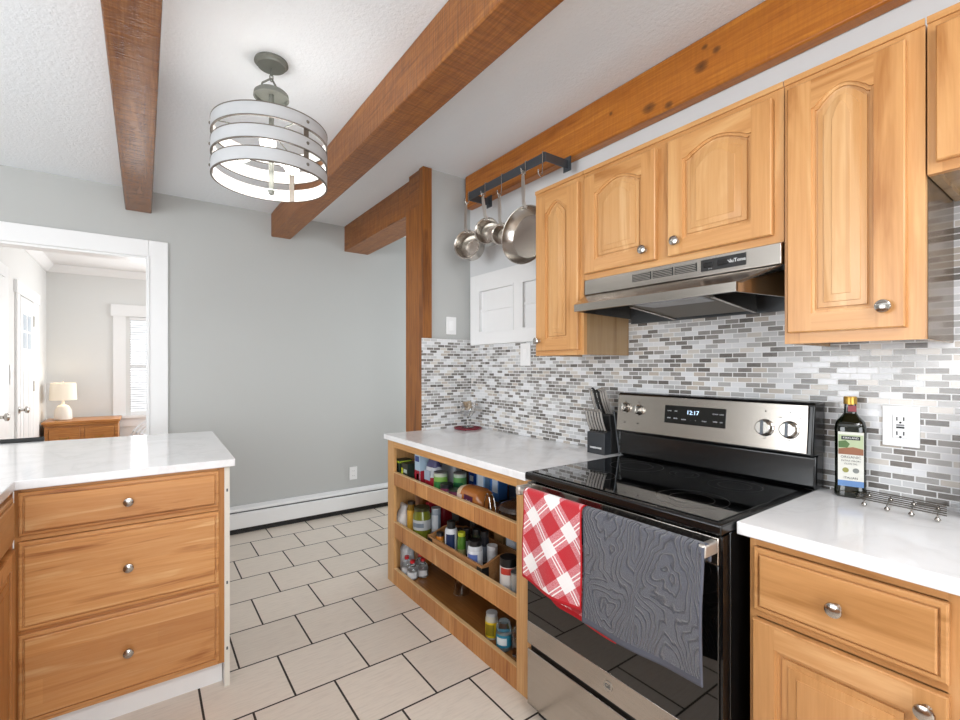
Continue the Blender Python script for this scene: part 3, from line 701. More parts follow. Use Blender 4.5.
# pantry goods
def can(label, x, y, z, r_, h_, body, lid='9a9a98', band=None, lidm=.6, cat='can', name='food_can', group='tins and cans on the pantry shelves', b0=.12, b1=.82, lid_h=None, spot=None):
    t = thing(name, label, cat, (x, y, z), group)
    m = MB(); m.lathe([(0, z), (r_*.96, z), (r_, z+.003), (r_, z+h_-.004), (r_*.95, z+h_-.002), (r_*.95, z+h_-.004), (0, z+h_-.004)], x, y, 28); m.build('body', C(body, .4), t)
    if band: MB().lathe([(r_+.0006, z+h_*b0), (r_+.0006, z+h_*b1)], x, y, 28).build('label', C(band, .5), t)
    lh = lid_h or .006
    MB().lathe([(0, z+h_-lh), (r_*1.02, z+h_-lh), (r_*1.02, z+h_), (0, z+h_)], x, y, 28).build('lid', C(lid, .35, lidm), t)
    if spot:
        c_, z0, z1 = spot; MB().lathe([(r_+.0012, z+h_*z0), (r_+.0012, z+h_*z1)], x, y, 12, a0=PI*.95, a1=PI*1.45).build('label_print', C(c_, .5), t)
    return t
def boxy(label, x, y, z, dx, dy, h_, col, panels=(), cat='box', name='food_box', group='food boxes on the pantry shelves', rot=0):
    t = thing(name, label, cat, (x, y, z), group)
    ca, sa = math.cos(rot), math.sin(rot)
    fr = ((x, y, z), (ca, sa, 0), (-sa, ca, 0), (0, 0, 1))
    MB(fr).box(-dx/2, -dy/2, 0, dx/2, dy/2, h_).build('carton', C(col, .45), t, .001)
    for (c_, y0, y1, z0, z1) in panels:   # on -X face and wrapping to -Y face
        MB(fr).box(-dx/2-.0008, -dy/2+y0*dy, z0*h_, -dx/2, -dy/2+y1*dy, z1*h_).build('print', C(c_, .5), t)
        MB(fr).box(-dx/2+.004, -dy/2-.0008, z0*h_, dx/2-.004, -dy/2, z1*h_).build('print', C(c_, .5), t) if y0 < .05 else None
    return t
def jar(label, x, y, z, r_, h_, content, lid, band=None, bcol=None, fill=.8, b0=.2, b1=.7, cat='jar', name='glass_jar', group='jars on the pantry shelves', lidh=.016, print_=None):
    t = thing(name, label, cat, (x, y, z), group)
    MB().lathe([(0, z), (r_*.92, z), (r_, z+.006), (r_, z+h_*.78), (r_*.78, z+h_*.9), (r_*.78, z+h_-lidh*.6), (0, z+h_-lidh*.6)], x, y, 28).build('glass_body', M['glass'] if content is None or fill < 1 else C(content, .12), t)
    if content and fill < 1: MB().lathe([(0, z+.003), (r_*.93, z+.003), (r_*.93, z+h_*.78*fill), (0, z+h_*.78*fill)], x, y, 24).build('contents', C(content, .4), t)
    if band: MB().lathe([(r_+.0007, z+h_*b0), (r_+.0007, z+h_*b1)], x, y, 28).build('label', C(band, .5), t)
    if print_: MB().lathe([(r_+.0013, z+h_*(b0+.08)), (r_+.0013, z+h_*(b1-.08))], x, y, 12, a0=PI*.95, a1=PI*1.4).build('label_print', C(print_, .5), t)
    if lid: MB().lathe([(0, z+h_-lidh), (r_*.86, z+h_-lidh), (r_*.88, z+h_-.002), (r_*.84, z+h_), (0, z+h_)], x, y, 28).build('lid', C(lid, .35), t)
    return t
def bag(label, x, y, z, dx, dy, h_, col, top, low=None, cat='bag', name='food_bag', group='food bags on the pantry shelves', pr=None):
    t = thing(name, label, cat, (x, y, z), group)
    m = MB(); N = 20; prof = [(.80, 0, 0), (1, .08, 0), (1.02, .4, 0), (.95, .7, 0), (.8, .86, 1), (.95, 1, 1)]
    rings = []
    rnd = random.Random(int(x*1000+y*777))
    for k, (sc, zz, mm) in enumerate(prof):
        fl = 1-.75*max(0, zz-.6)/.4; ring = []
        for a in range(N):
            an = 2*PI*a/N; ca = math.copysign(abs(math.cos(an))**.6, math.cos(an)); sa = math.copysign(abs(math.sin(an))**.6, math.sin(an)); j = 1+rnd.uniform(-.04, .04)
            ring.append(m.V((x+dx/2*sc*fl*ca*j, y+dy/2*sc*sa*j, z+h_*zz+(rnd.uniform(-.004, .004) if 0 < zz else 0))))
        rings.append(ring)
    m.F(rings[0][::-1], 0); m.F(rings[-1], 1)
    for k, (A, B) in enumerate(zip(rings, rings[1:])):
        for a in range(N): m.F((A[a], A[(a+1) % N], B[(a+1) % N], B[a]), 2 if (low and k < 2) else (1 if prof[k+1][2] else 0))
    m.build('sack', [C(col, .4), C(top, .35), C(low or col, .4)], t)
    if pr: MB(FW(x-dx/2*1.045, y+dy*.3, z+h_*.3)).box(0, 0, -.003, dy*.6, h_*.3, .0).build('print', C(pr, .5), t)
    return t
G = '2a3a24'
boxy('dark green tea box with lime trim, leftmost on the top shelf', 1.305, 2.573, ZT, .085, .075, .13, '23352a', [('a8bf2c', 0, 1, .88, .97), ('a8bf2c', 0, 1, .05, .3), ('0e1512', .2, .8, .4, .8), ('c9d4c0', .35, .65, .5, .62)])
boxy('dark green and yellow tea box second from the left on the top shelf', 1.31, 2.486, ZT, .08, .078, .122, '1d2c22', [('c7d02e', .72, 1, .0, .75), ('5c8f3a', 0, .55, .03, .3), ('b9c8c4', .1, .6, .55, .72)])
boxy('tall pale blue box with red cherry print on the top shelf', 1.35, 2.392, ZT, .09, .06, .185, 'b9d3e6', [('b22234', 0, 1, .0, .5), ('e6dfe0', .2, .6, .1, .4), ('3c4f8c', .1, .9, .78, .95)])
bag('white flour bag with red foot and purple top on the top shelf', 1.36, 2.292, ZT, .09, .10, .185, 'd5d8de', '4a4673', 'b32032', pr='b6c4d6')
bag('crumpled silver-grey bag behind the flour bag on the top shelf', 1.50, 2.32, ZT, .09, .15, .17, 'aeb3ba', '9aa0aa')
can('left one of two green vegetable tins on the top shelf', 1.325, 2.162, ZT, .037, .125, 'bfc9b4', band='7fae4c', spot=('2f7a3a', .3, .62))
can('right one of two green vegetable tins on the top shelf', 1.40, 2.085, ZT, .035, .125, 'b4c6b4', band='5f9f55', spot=('1f6a40', .3, .62))
can('low flat tin with a black lid and plum label on the top shelf', 1.30, 2.06, ZT, .034, .085, '5c2038', lid='22262a', lidm=.3, band='7a2c4c', spot=('d6c8c8', .3, .6), lid_h=.02)
can('small plum tin in front of the green tins, top shelf', 1.295, 1.975, ZT, .032, .075, '53203a', lid='3a4a3c', band='6a2440', spot=('cfbcc4', .3, .6))
boxy('narrow cobalt blue box standing behind the bread on the top shelf', 1.52, 2.11, ZT, .05, .055, .15, '1d4fa8', [('dfe8f4', .2, .8, .4, .6)])
boxy('pale blue carton standing behind the bread on the top shelf', 1.52, 2.02, ZT, .06, .075, .15, '8db4de', [('e4ecf6', .15, .85, .2, .75)])
boxy('blue and white carton right of the pale blue one on the top shelf', 1.52, 1.90, ZT, .06, .075, .15, '3f74bd', [('d7e2f2', .1, .7, .3, .8)])
boxy('dark navy box at the back right of the top shelf', 1.56, 1.78, ZT, .06, .1, .15, '1b2233')
boxy('brown carton behind the green tins on the top shelf', 1.55, 2.20, ZT, .06, .09, .16, '3c2416')
# bread
br = thing('bread_loaf', 'bagged sliced loaf with orange-brown wrapper on the top shelf', 'bread', (1.335, 1.85, ZT))
m = MB(); N = 24; rings = []
for k, (yy, sc) in enumerate([(1.945, .55), (1.938, .92), (1.90, 1), (1.80, 1.02), (1.775, .95), (1.755, .6), (1.745, .3), (1.725, .28), (1.708, .42)]):
    ring = []
    for a in range(N):
        an = 2*PI*a/N; ca = math.copysign(abs(math.cos(an))**.75, math.cos(an)); sa = math.copysign(abs(math.sin(an))**.75, math.sin(an))
        ring.append(m.V((1.335+.058*sc*ca, yy, ZT+.052*sc*1.0+.052*sc*sa*(1.08 if sa > 0 else 1))))
    rings.append(ring)
m.F(rings[0], 1); m.F(rings[-1][::-1])
for k, (A, B) in enumerate(zip(rings, rings[1:])):
    for a in range(N): m.F((A[a], A[(a+1) % N], B[(a+1) % N], B[a]), 1 if k < 2 else 0)
m.build('wrapper', [C('b06c34', .25), C('d9c4a4', .3)], br)
MB(FW(1.2765, 1.865, ZT+.022)).box(0, 0, -.004, .07, .055, .0015).build('label', C('4d1d3c', .4), br)
MB(FW(1.2765, 1.925, ZT+.04)).box(0, 0, -.004, .038, .03, .0012).build('label', C('e2c8bc', .4), br)
text('Bread', .015, FW(1.2748, 1.83, ZT+.052), C('d9c4d0'), br)
# glass bowl with wire whisk
gb = thing('glass_bowl', 'clear glass lidded bowl on the right of the top shelf', 'bowl', (1.375, 1.58, ZT))
MB().lathe([(0, ZT), (.05, ZT), (.082, ZT+.03), (.09, ZT+.065), (.087, ZT+.065), (.079, ZT+.032), (.048, ZT+.004), (0, ZT+.004)], 1.36, 1.56, 32).build('bowl', M['glass'], gb)
MB().lathe([(.09, ZT+.067), (.08, ZT+.085), (.04, ZT+.1), (0, ZT+.104), ], 1.36, 1.56, 32).build('lid', M['glass'], gb, fix=False)
wk = thing('wire_whisk', 'steel wire loop leaning by the glass bowl on the top shelf', 'whisk', (1.30, 1.70, ZT))
m = MB()
for a in (0, 1):
    pts = [(1.29+.012*a, 1.73-.07*k/12-.02*a, ZT+.005+.11*math.sin(PI*k/12)) for k in range(13)]
    m.tube(pts, .0022, 6)
m.build('wire_loop', M['chrome'], wk)
cd = thing('power_cord', 'coiled black cord lying behind the bread on the top shelf', 'cord', (1.42, 1.70, ZT))
MB().tube([(1.42+.045*math.cos(k*.5), 1.70+.045*math.sin(k*.5), ZT+.006+.0015*k) for k in range(40)], .005, 7).build('cable', M['bmat'], cd)
# middle shelf
bag('white paper bag tapering upward at the left end of the middle shelf', 1.315, 2.578, ZM, .09, .085, .165, 'd8d4d0', 'c9c6c4', pr='e8e6e4')
jar('yellow-labelled bottle with a dark lid beside the pickle jar', 1.325, 2.50, ZM, .026, .20, '8a6a24', '2a2018', band='dca83c', fill=1, b0=.15, b1=.75)
jar('large jar of green pickles with a grey label on the middle shelf', 1.325, 2.37, ZM, .052, .2, '6f7426', '3b3a1e', band='b6b9bb', fill=1, b0=.38, b1=.66, lidh=.02, print_='6f7a86')
bag('red snack bag at the back left of the middle shelf', 1.52, 2.46, ZM, .09, .13, .24, '9c1a28', '7f1320', pr='d8b8b8')
boxy('slim red carton behind the crate on the middle shelf', 1.42, 2.42, ZM, .06, .035, .20, 'a51c28', [('d9c9c9', .2, .8, .3, .6)])
can('tall grey and blue label can behind the crate corner', 1.40, 2.335, ZM, .028, .19, 'a9b8c6', band='8fa4b8', spot=('dde4ea', .3, .8), lid='d7dade')
boxy('dark brown box at the back of the middle shelf', 1.62, 2.30, ZM, .06, .16, .22, '2a1a14')
boxy('dark carton at the back right of the middle shelf', 1.62, 1.72, ZM, .06, .2, .24, '1c1a1c')
# crate
cr = thing('wooden_crate', 'low wooden crate with black corner brackets on the middle shelf', 'crate', (1.40, 1.95, ZM))
cy0, cy1, cx0, cx1 = 1.70, 2.20, 1.262, 1.52; ch = .098; z0 = ZM
MB().box(cx0, cy0+.012, z0, cx0+.012, cy1, z0+ch).build('side_slat', M['crate'], cr, .001)
MB().box(cx1-.012, cy0+.012, z0, cx1, cy1, z0+ch).build('side_slat', M['crate'], cr, .001)
for y_ in (cy0, cy1-.012):
    m = MB(((0, y_, z0), (1, 0, 0), (0, 0, 1), (0, 1, 0)))
    w_ = cx1-cx0; pts = [(cx0, 0), (cx1, 0)]+[(cx1-w_*k/12, ch+.03*math.sin(PI*k/12)**2) for k in range(13)]
    m.prism(pts, 0, .012 if y_ == cy0 else .0115); m.build('end_board', M['crate'], cr)
MB().box(cx0+.012, cy0+.012, z0, cx1-.012, cy1-.012, z0+.006).build('base_board', M['crate'], cr)
for y_ in (cy0-.0015, cy1-.055):
    m = MB(); m.box(cx0-.0015, y_, z0+.012, cx0, y_+.04, z0+ch-.008)
    if y_ < cy0: m.box(cx0, cy0-.0015, z0+.012, cx0+.04, cy0, z0+ch-.008)
    m.build('corner_bracket', M['bmat'], cr)
ZC = ZM+.0065
jar('small spice jar with orange label and black lid in the crate', 1.305, 2.135, ZC, .023, .115, 'c4782c', '1a1a1a', band='d89a4a', fill=1, lidh=.03)
tb = thing('squeeze_bottle', 'white bottle with navy label and black cap in the crate', 'bottle', (1.315, 2.04, ZC))
MB().lathe([(0, ZC), (.030, ZC), (.033, ZC+.006), (.033, ZC+.15), (.028, ZC+.165), (0, ZC+.165)], 1.315, 2.04, 28).build('body', C('d9dde2', .35), tb)
MB().lathe([(0, ZC+.165), (.022, ZC+.165), (.022, ZC+.20), (.012, ZC+.205), (0, ZC+.205)], 1.315, 2.04, 24).build('cap', M['bmat'], tb)
MB().lathe([(.0337, ZC+.02), (.0337, ZC+.14)], 1.315, 2.04, 12, a0=PI*1.02, a1=PI*1.5).build('label', C('15284e', .4), tb)
jar('green herb bottle with yellow top in the crate', 1.325, 1.958, ZC, .022, .165, '4f7a2c', 'b8bf2a', band='8f8a5c', fill=1, b0=.12, b1=.5, lidh=.02)
jar('white-labelled tub with a wide black lid at the crate corner', 1.318, 1.83, ZC, .037, .165, 'cfd3d8', '17181a', band='dfe2e6', fill=1, b0=.05, b1=.72, lidh=.045, print_='5a6fae')
can('small white tub in the crate behind the black-lidded tub', 1.40, 1.80, ZC, .026, .13, 'd6d6d8', lid='e6e6e8', lidm=0., cat='tub', name='white_tub', lid_h=.02)
for k, (x, y, rr, hh) in enumerate([(1.40, 2.09, .021, .13), (1.40, 2.02, .022, .15), (1.41, 1.945, .023, .165), (1.41, 1.875, .023, .175), (1.465, 2.05, .022, .17)]):
    jar(['dark spice jar furthest left in the rear row of the crate', 'dark spice jar second from left in the rear row of the crate', 'dark spice jar behind the green herb bottle in the crate', 'dark spice jar behind the black-lidded tub in the crate', 'dark spice jar against the back slat of the crate'][k], x, y, ZC, rr, hh, ['3a3f2a', '2c2620', '34402a', '2a2c33', '38261c'][k], '141516', band=['5c6a4c', '8c8f94', '3d5a36', '6c7480', '7d6a54'][k], fill=1, b0=.15, b1=.6, lidh=.03)
can('tall pale blue carton can behind the crate on the right', 1.56, 1.83, ZM, .036, .215, 'a9bcd8', band='b9c8e0', spot=('dfe6f2', .3, .8), lid='d0d6de')
boxy('tan box behind the crate on the middle shelf', 1.585, 1.95, ZM, .05, .08, .24, 'b08a5c')
can('round red-and-white labelled can with black lid at the right of the middle shelf', 1.315, 1.575, ZM, .037, .175, 'd9d4cf', lid='191a1c', lidm=.1, band='e3ddd8', spot=('c23a2c', .62, .78), lid_h=.035)
can('slim silver shaker at the right end of the middle shelf', 1.30, 1.50, ZM, .026, .14, 'a4a4a2', lid='8c8c8c')
# bottom shelf
jg = thing('milk_jug', 'white plastic jug at the left end of the bottom shelf', 'jug', (1.33, 2.58, ZB))
MB().lathe([(0, ZB), (.036, ZB), (.04, ZB+.006), (.04, ZB+.125), (.03, ZB+.15), (.014, ZB+.162), (.014, ZB+.17), (0, ZB+.17)], 1.335, 2.575, 28, sq=.3).build('body', C('d5d7da', .3), jg)
MB().lathe([(.0385, ZB+.03), (.0385, ZB+.10)], 1.335, 2.575, 24, sq=.3).build('label', C('c6ccd4', .4), jg)
MB().lathe([(0, ZB+.17), (.017, ZB+.17), (.017, ZB+.182), (0, ZB+.182)], 1.335, 2.575, 20).build('cap', C('b4c0cc', .4), jg)
first = None
for k, (x, y) in enumerate([(1.302, 2.515), (1.300, 2.44), (1.385, 2.50), (1.365, 2.43)]):
    lb = ['clear red-capped bottle next to the white jug on the bottom shelf', 'clear red-capped bottle at the front right of its group on the bottom shelf', 'clear red-capped bottle at the rear left of its group, behind the jug', 'clear red-capped bottle at the rear right of its group on the bottom shelf'][k]
    if first is None:
        t = thing('small_bottle', lb, 'bottle', (x, y, ZB), 'small red-capped bottles on the bottom shelf'); first = t
        MB().lathe([(0, ZB), (.028, ZB), (.032, ZB+.005), (.032, ZB+.05), (.026, ZB+.07), (.012, ZB+.085), (.011, ZB+.095), (0, ZB+.095)], x, y, 24).build('body', M['glass'], t)
        MB().lathe([(0, ZB+.003), (.029, ZB+.004), (.029, ZB+.05), (0, ZB+.05)], x, y, 24).build('contents', C('c3c6c9', .3), t)
        MB().lathe([(.0326, ZB+.012), (.0326, ZB+.045)], x, y, 14, a0=PI*.8, a1=PI*1.6).build('label', C('e3e4e6', .5), t)
        MB().lathe([(0, ZB+.092), (.014, ZB+.092), (.014, ZB+.108), (0, ZB+.108)], x, y, 20).build('cap', C('c8202a', .35), t)
    else:
        t = first.copy(); COL.objects.link(t); t.location = (x, y, ZB); t['label'] = lb
        for c_ in list(first.children): q = c_.copy(); COL.objects.link(q); q.parent = t
gc = thing('glass_cup', 'upturned clear glass cup at the back of the bottom shelf', 'glass', (1.44, 2.13, ZB))
MB().lathe([(.045, ZB), (.043, ZB+.002), (.034, ZB+.085), (.02, ZB+.095), (0, ZB+.096), (0, ZB+.091), (.018, ZB+.09), (.031, ZB+.083), (.041, ZB+.002), (.045, ZB)], 1.44, 2.13, 28).build('cup', M['glass'], gc, fix=False)
jar('jar with bright yellow label on the right of the bottom shelf', 1.32, 1.70, ZB, .03, .115, 'c9c4b4', 'b9bcbe', band='e4c520', fill=1, b0=.08, b1=.68, lidh=.014, print_='8c7a18')
jar('glass jar with a teal and white label at the right of the bottom shelf', 1.31, 1.60, ZB, .034, .13, 'a6b2b4', None, band='2c8fae', fill=.6, b0=.15, b1=.55, print_='e6eef0')
jar('plain empty glass jar at the right end of the bottom shelf', 1.335, 1.52, ZB, .035, .13, None, None, fill=.3)
jar('second empty glass jar behind the plain one on the bottom shelf', 1.41, 1.56, ZB, .034, .12, None, '9aa0a2', fill=.3)

# ---------------------------------------------------------------- things on the worktops
# red stand with glass
tv = thing('red_trivet', 'dark red openwork trivet in the mosaic corner of the worktop', 'trivet', (1.70, 2.45, .915))
m = MB(); m.tube([(1.70+.085*math.cos(2*PI*k/28), 2.44+.085*math.sin(2*PI*k/28), .922) for k in range(28)], .0055, 8, closed=True)
for k in range(4):
    a = PI*k/4; m.tube([(1.70+.085*math.cos(a), 2.44+.085*math.sin(a), .922), (1.70-.085*math.cos(a), 2.44-.085*math.sin(a), .922)], .004, 6)
for k in range(4): a = PI/4+PI*k/2; m.cyl(1.70+.08*math.cos(a), 2.44+.08*math.sin(a), .9145, .92, .006, 10)
m.build('ring', C('6c1022', .35), tv)
gg = thing('glass_goblet', 'clear glass goblet of beige shells standing on the red trivet', 'goblet', (1.70, 2.44, .928))
zg = .928
MB().lathe([(0, zg), (.04, zg), (.036, zg+.004), (.007, zg+.010), (.006, zg+.055), (.024, zg+.07), (.048, zg+.10), (.052, zg+.162), (.050, zg+.162), (.045, zg+.102), (.022, zg+.073), (0, zg+.071)], 1.70, 2.44, 32).build('bowl', M['glass'], gg)
m = MB(); rn = random.Random(3)
for k in range(16):
    a = rn.uniform(0, 2*PI); q = rn.uniform(0, .03); cz = zg+.115+rn.uniform(0, .045)
    m.lathe([(0, cz-.011), (.011, cz-.006), (.013, cz), (.010, cz+.007), (0, cz+.011)], 1.70+q*math.cos(a), 2.44+q*math.sin(a), 10)
m.build('shells', C('b8a48a', .6), gg)
# knife block
kb = thing('knife_block', 'black knife block on the worktop beside the stove backguard', 'knife block', (1.75, 1.40, .9145))
zk = .9145
fk = ((0, 1.352, 0), (1, 0, 0), (0, 0, 1), (0, 1, 0))
MB(fk).prism([(1.690, zk), (1.735, zk), (1.735, zk+.105), (1.690, zk+.098)], 0, .10).build('steak_knife_block', M['char'], kb, .002)
MB(fk).prism([(1.737, zk), (1.795, zk), (1.745+.035, zk+.19), (1.725, zk+.175), (1.737, zk+.11)], 0, .10).build('main_block', M['bmat'], kb, .003)
text('FARBERWARE', .0105, FW(1.6895, 1.402, zk+.028), C('d8d8d8'), kb, bold=.0004)
def knife(label, bx, by, bz, dx, dz, L, r_, name='steak_knife', group='steak knives in the front of the knife block', black=False, bend=.012):
    t = thing(name, label, 'knife', (bx, by, bz), group)
    n = math.hypot(dx, dz); dx, dz = dx/n, dz/n
    pts = [(bx+dx*L*k/8-bend*math.sin(PI*k/8)*.5-(.010 if k == 8 else 0), by, bz+dz*L*k/8-(.004 if k == 8 else 0)) for k in range(9)]
    MB().tube(pts, r_, 10, flat=.7).build('handle', M['bmat'] if black else M['steel3'], t)
    MB().tube([(p_[0]-r_*.0, by+r_*.75, p_[2]) for p_ in pts[1:-1]], r_*.6, 6).build('handle_insert', M['bmat'], t)
    MB().tube([tuple(Vector(pts[0])-Vector((dx, 0, dz))*.004), tuple(Vector(pts[0])+Vector((dx, 0, dz))*.008)], r_*1.1, 10).build('bolster', M['chrome'], t)
    return t
for k in range(6):
    knife('steak knife %s in the lower front row of the knife block' % ['furthest left', 'second from left', 'third from left', 'third from right', 'second from right', 'furthest right'][k], 1.708, 1.443-k*.0165, zk+.104, -.36, 1, .112, .0056)
for k, (y_, L_, bk) in enumerate([(1.438, .145, 0), (1.418, .15, 1), (1.398, .14, 1), (1.384, .145, 0), (1.370, .15, 0), (1.357, .15, 0)]):
    knife(['grey-handled kitchen knife at the far left of the upper row of the knife block', 'black-handled scissors-side knife second from left in the upper row of the knife block', 'black-handled knife third from left in the upper row of the knife block', 'steel kitchen knife third from right in the upper row of the knife block', 'steel kitchen knife second from right in the upper row of the knife block', 'steel kitchen knife at the right end of the upper row of the knife block'][k],
          1.75, y_, zk+.178, -.42, 1, L_-.012, .0064, 'kitchen_knife', 'large knives in the top of the knife block', bool(bk))
# sharpening steel
sh_ = thing('sharpening_rod', 'thin dark rod leaning beside the knife block', 'rod', (1.765, 1.335, zk))
MB().tube([(1.76, 1.325, zk+.004), (1.745, 1.343, zk+.2)], .0035, 8).build('rod', M['dgrey'], sh_)
# olive oil bottle
ob = thing('olive_oil_bottle', 'square dark green olive oil bottle with paper label beside the stove', 'bottle', (1.762, .486, .9205))
z = .9205; bx, by = 1.762, .486; ra = math.radians(17)
FA = lambda out, lat, zz: ((bx-out*math.cos(ra)-lat*math.sin(ra)*-1*0-lat*math.sin(ra), by-out*math.sin(ra)*1+lat*math.cos(ra)*1, z+zz), (math.sin(ra), -math.cos(ra), 0), (0, 0, 1), (-math.cos(ra), -math.sin(ra), 0))
BF = ((bx, by, 0), (math.cos(ra), math.sin(ra), 0), (-math.sin(ra), math.cos(ra), 0), (0, 0, 1))
MB(BF).lathe([(0, z), (.036, z), (.0395, z+.005), (.0395, z+.02), (.0375, z+.03), (.038, z+.19), (.039, z+.205), (.035, z+.226), (.022, z+.242), (.0155, z+.252), (.0145, z+.280), (0, z+.280)], seg=40, sq=.45).build('glass_body', M['bottle'], ob)
MB(BF).lathe([(0, z+.278), (.0165, z+.278), (.0165, z+.298), (.0155, z+.302), (0, z+.302)], seg=28).build('cap', M['gold'], ob)
fb_ = FA(.0385, 0, 0)
MB(fb_).box(-.030, .035, -.004, .030, .197, .0012).build('label', M['paper'], ob)
MB(fb_).box(-.030, .035, .0012, .030, .052, .0018).build('label_band', C('5d7fae', .5), ob)
MB(fb_).box(-.029, .142, .0012, .029, .189, .0018).build('label_picture', C('a9b592', .5), ob)
MB(fb_).prism([(-.029, .130), (.029, .130), (.029, .148), (.005, .153), (-.029, .146)], .0018, .0022).build('picture_ground', C('8a5a40', .5), ob)
MB(fb_).prism([(-.029, .150), (-.008, .150), (-.002, .162), (-.012, .172), (-.029, .168)], .0018, .0022).build('picture_tree', C('4d6a3c', .5), ob)
MB(fb_).box(-.022, .174, .0022, .022, .185, .0026).build('brand_plate', C('1a1a1e', .5), ob)
for s_, sz, zz, hx in (('KIRKLAND', .0075, .1795, 'e0e0e0'), ('ORGANIC', .0105, .122, '3a3a3a'), ('EXTRA VIRGIN', .0068, .111, '3a3a3a'), ('OLIVE OIL', .0068, .102, '3a3a3a'), ('ITALIAN', .009, .060, '202020')):
    text(s_, sz, FA(.0413 if zz > .17 else .0399, 0, zz), C(hx), ob)
for la in (-.012, .012):
    MB(FA(.0397, la, .083)).cyl(0, 0, 0, .0008, .0075, 18).build('seal', C('8c8a4a' if la > 0 else '7a7d7a', .5), ob)
MB(FA(.0145, -.004, .266)).box(-.010, -.009, -.003, .010, .009, .0015).build('neck_tag', C('8a3a42', .5), ob)
ob = thing('wine_bottle', 'dark green glass bottle cut off at the right edge of the worktop', 'bottle', (1.745, .214, .9205))
bx, by = 1.745, .214
MB().lathe([(0, z), (.034, z), (.037, z+.005), (.037, z+.18), (.034, z+.20), (.02, z+.235), (.0145, z+.25), (.0145, z+.30), (0, z+.30)], bx, by, 36).build('glass_body', M['bottle'], ob)
MB().lathe([(0, z+.299), (.016, z+.299), (.016, z+.32), (0, z+.32)], bx, by, 24).build('cap', M['bmat'], ob)
# wire trivet
wt = thing('wire_trivet', 'chrome wire trivet on ball feet beneath the square outlet', 'trivet', (1.72, .36, .9205))
m = MB(); zz = .942
c0 = Vector((1.775, .462, zz)); du = Vector((-.125, -.02, 0)); dv = Vector((-.02, -.185, 0))
for k in range(6):
    a = c0+du*(k/5); m.tube([tuple(a), tuple(a+dv)], .0016, 7)
for k in (.1, .37, .64, .91):
    a = c0+dv*k; m.tube([tuple(a+Vector((0, 0, -.004))), tuple(a+du+Vector((0, 0, -.004)))], .0016, 7)
m.build('grid', M['wire'], wt)
for i in (0.02, .98):
    for k in (.1, .37, .64, .91):
        a = c0+du*i+dv*k; f_ = MB(((a.x, a.y, .9205), (1, 0, 0), (0, 1, 0), (0, 0, 1))); f_.lathe([(0, 0), (.004, .001), (.0065, .0065), (.004, .012), (.002, .014), (.002, .018), (0, .018)], seg=14); f_.build('ball_foot', M['chrome'], wt)

# ---------------------------------------------------------------- towels
def cloth(name, label, mat, hem, y0, y1, drop_fn, back, xh, amp, fr_, ph, grp=None, hemw=.02, x_in=.0, side=None):
    t = thing(name, label, 'towel', (xh, (y0+y1)/2, .862), grp)
    NY, NZ = 60, 70; m = MB(); R_ = .0165; grid = []
    for i in range(NY+1):
        s_ = i/NY; y = y1+(y0-y1)*s_; D = drop_fn(s_); col_ = []
        for j in range(NZ+1):
            q = j/NZ; tot = back+PI*R_+D; d = q*tot
            if d < back: x, z = xh+R_, .862-(back-d)
            elif d < back+PI*R_:
                a = (d-back)/R_; x, z = xh+R_*math.cos(a), .862+R_*math.sin(a)
            else:
                e = d-back-PI*R_; f = min(1, e/.12)
                x = xh-R_-x_in*f+amp*f*math.sin(fr_*y*2*PI+ph+e*3)-.004*f*(1+math.sin(e*14+y*9)); z = .862-e
            yy = y+(side(s_, max(0, (d-back-PI*R_))/max(D, .01)) if side else 0)
            col_.append(m.V((x, yy, z)))
        grid.append(col_)
    for i in range(NY):
        for j in range(NZ):
            e = (j/NZ)*(back+PI*R_+drop_fn(i/NY))-back-PI*R_
            h_ = 1 if (drop_fn(i/NY)-e < hemw or i == 0 or i == NY-1) else 0
            m.F((grid[i][j], grid[i+1][j], grid[i+1][j+1], grid[i][j+1]), h_)
    o = m.build('cloth', [mat, hem], t, fix=False)
    sd = o.modifiers.new('thickness', 'SOLIDIFY'); sd.thickness = .004; sd.offset = 0
    return t
cloth('hand_towel', 'grey patterned terry towel hanging over the oven handle', M['terry'], M['terryhem'], .590, .968, lambda s_: .335+.008*math.sin(s_*3)-.012*s_, .03, 1.125, .0035, 4.3, .6)
cloth('dish_towel', 'red and white plaid dish towel hanging at the left end of the oven handle', M['plaid'], M['redhem'], .975, 1.243, lambda s_: .295+.02*math.sin(s_*2.6), .03, 1.1255, .004, 5.1, 0, hemw=.012)
# second lower layer of the plaid towel (its rear fold, in front of the door)
m = MB(); NY, NZ = 40, 30; grid = []
for i in range(NY+1):
    s_ = i/NY; y = 1.215-.335*s_; zb_ = .575-.075*math.sin(min(1, s_*3)*PI/2)-.015*s_
    row = []
    for j in range(NZ+1):
        q = j/NZ; z = .74+(zb_-.74)*q; row.append(m.V((1.153+.003*math.sin(y*30+q*2), y, z)))
    grid.append(row)
for i in range(NY):
    for j in range(NZ): m.F((grid[i][j], grid[i+1][j], grid[i+1][j+1], grid[i][j+1]), 1 if (j > NZ-3 or i == 0) else 0)
dt = [o for o in bpy.data.objects if o.name.startswith('dish_towel')][0]
o = m.build('rear_fold', [M['plaid'], M['redhem']], dt, fix=False)
sd = o.modifiers.new('thickness', 'SOLIDIFY'); sd.thickness = .004; sd.offset = 0

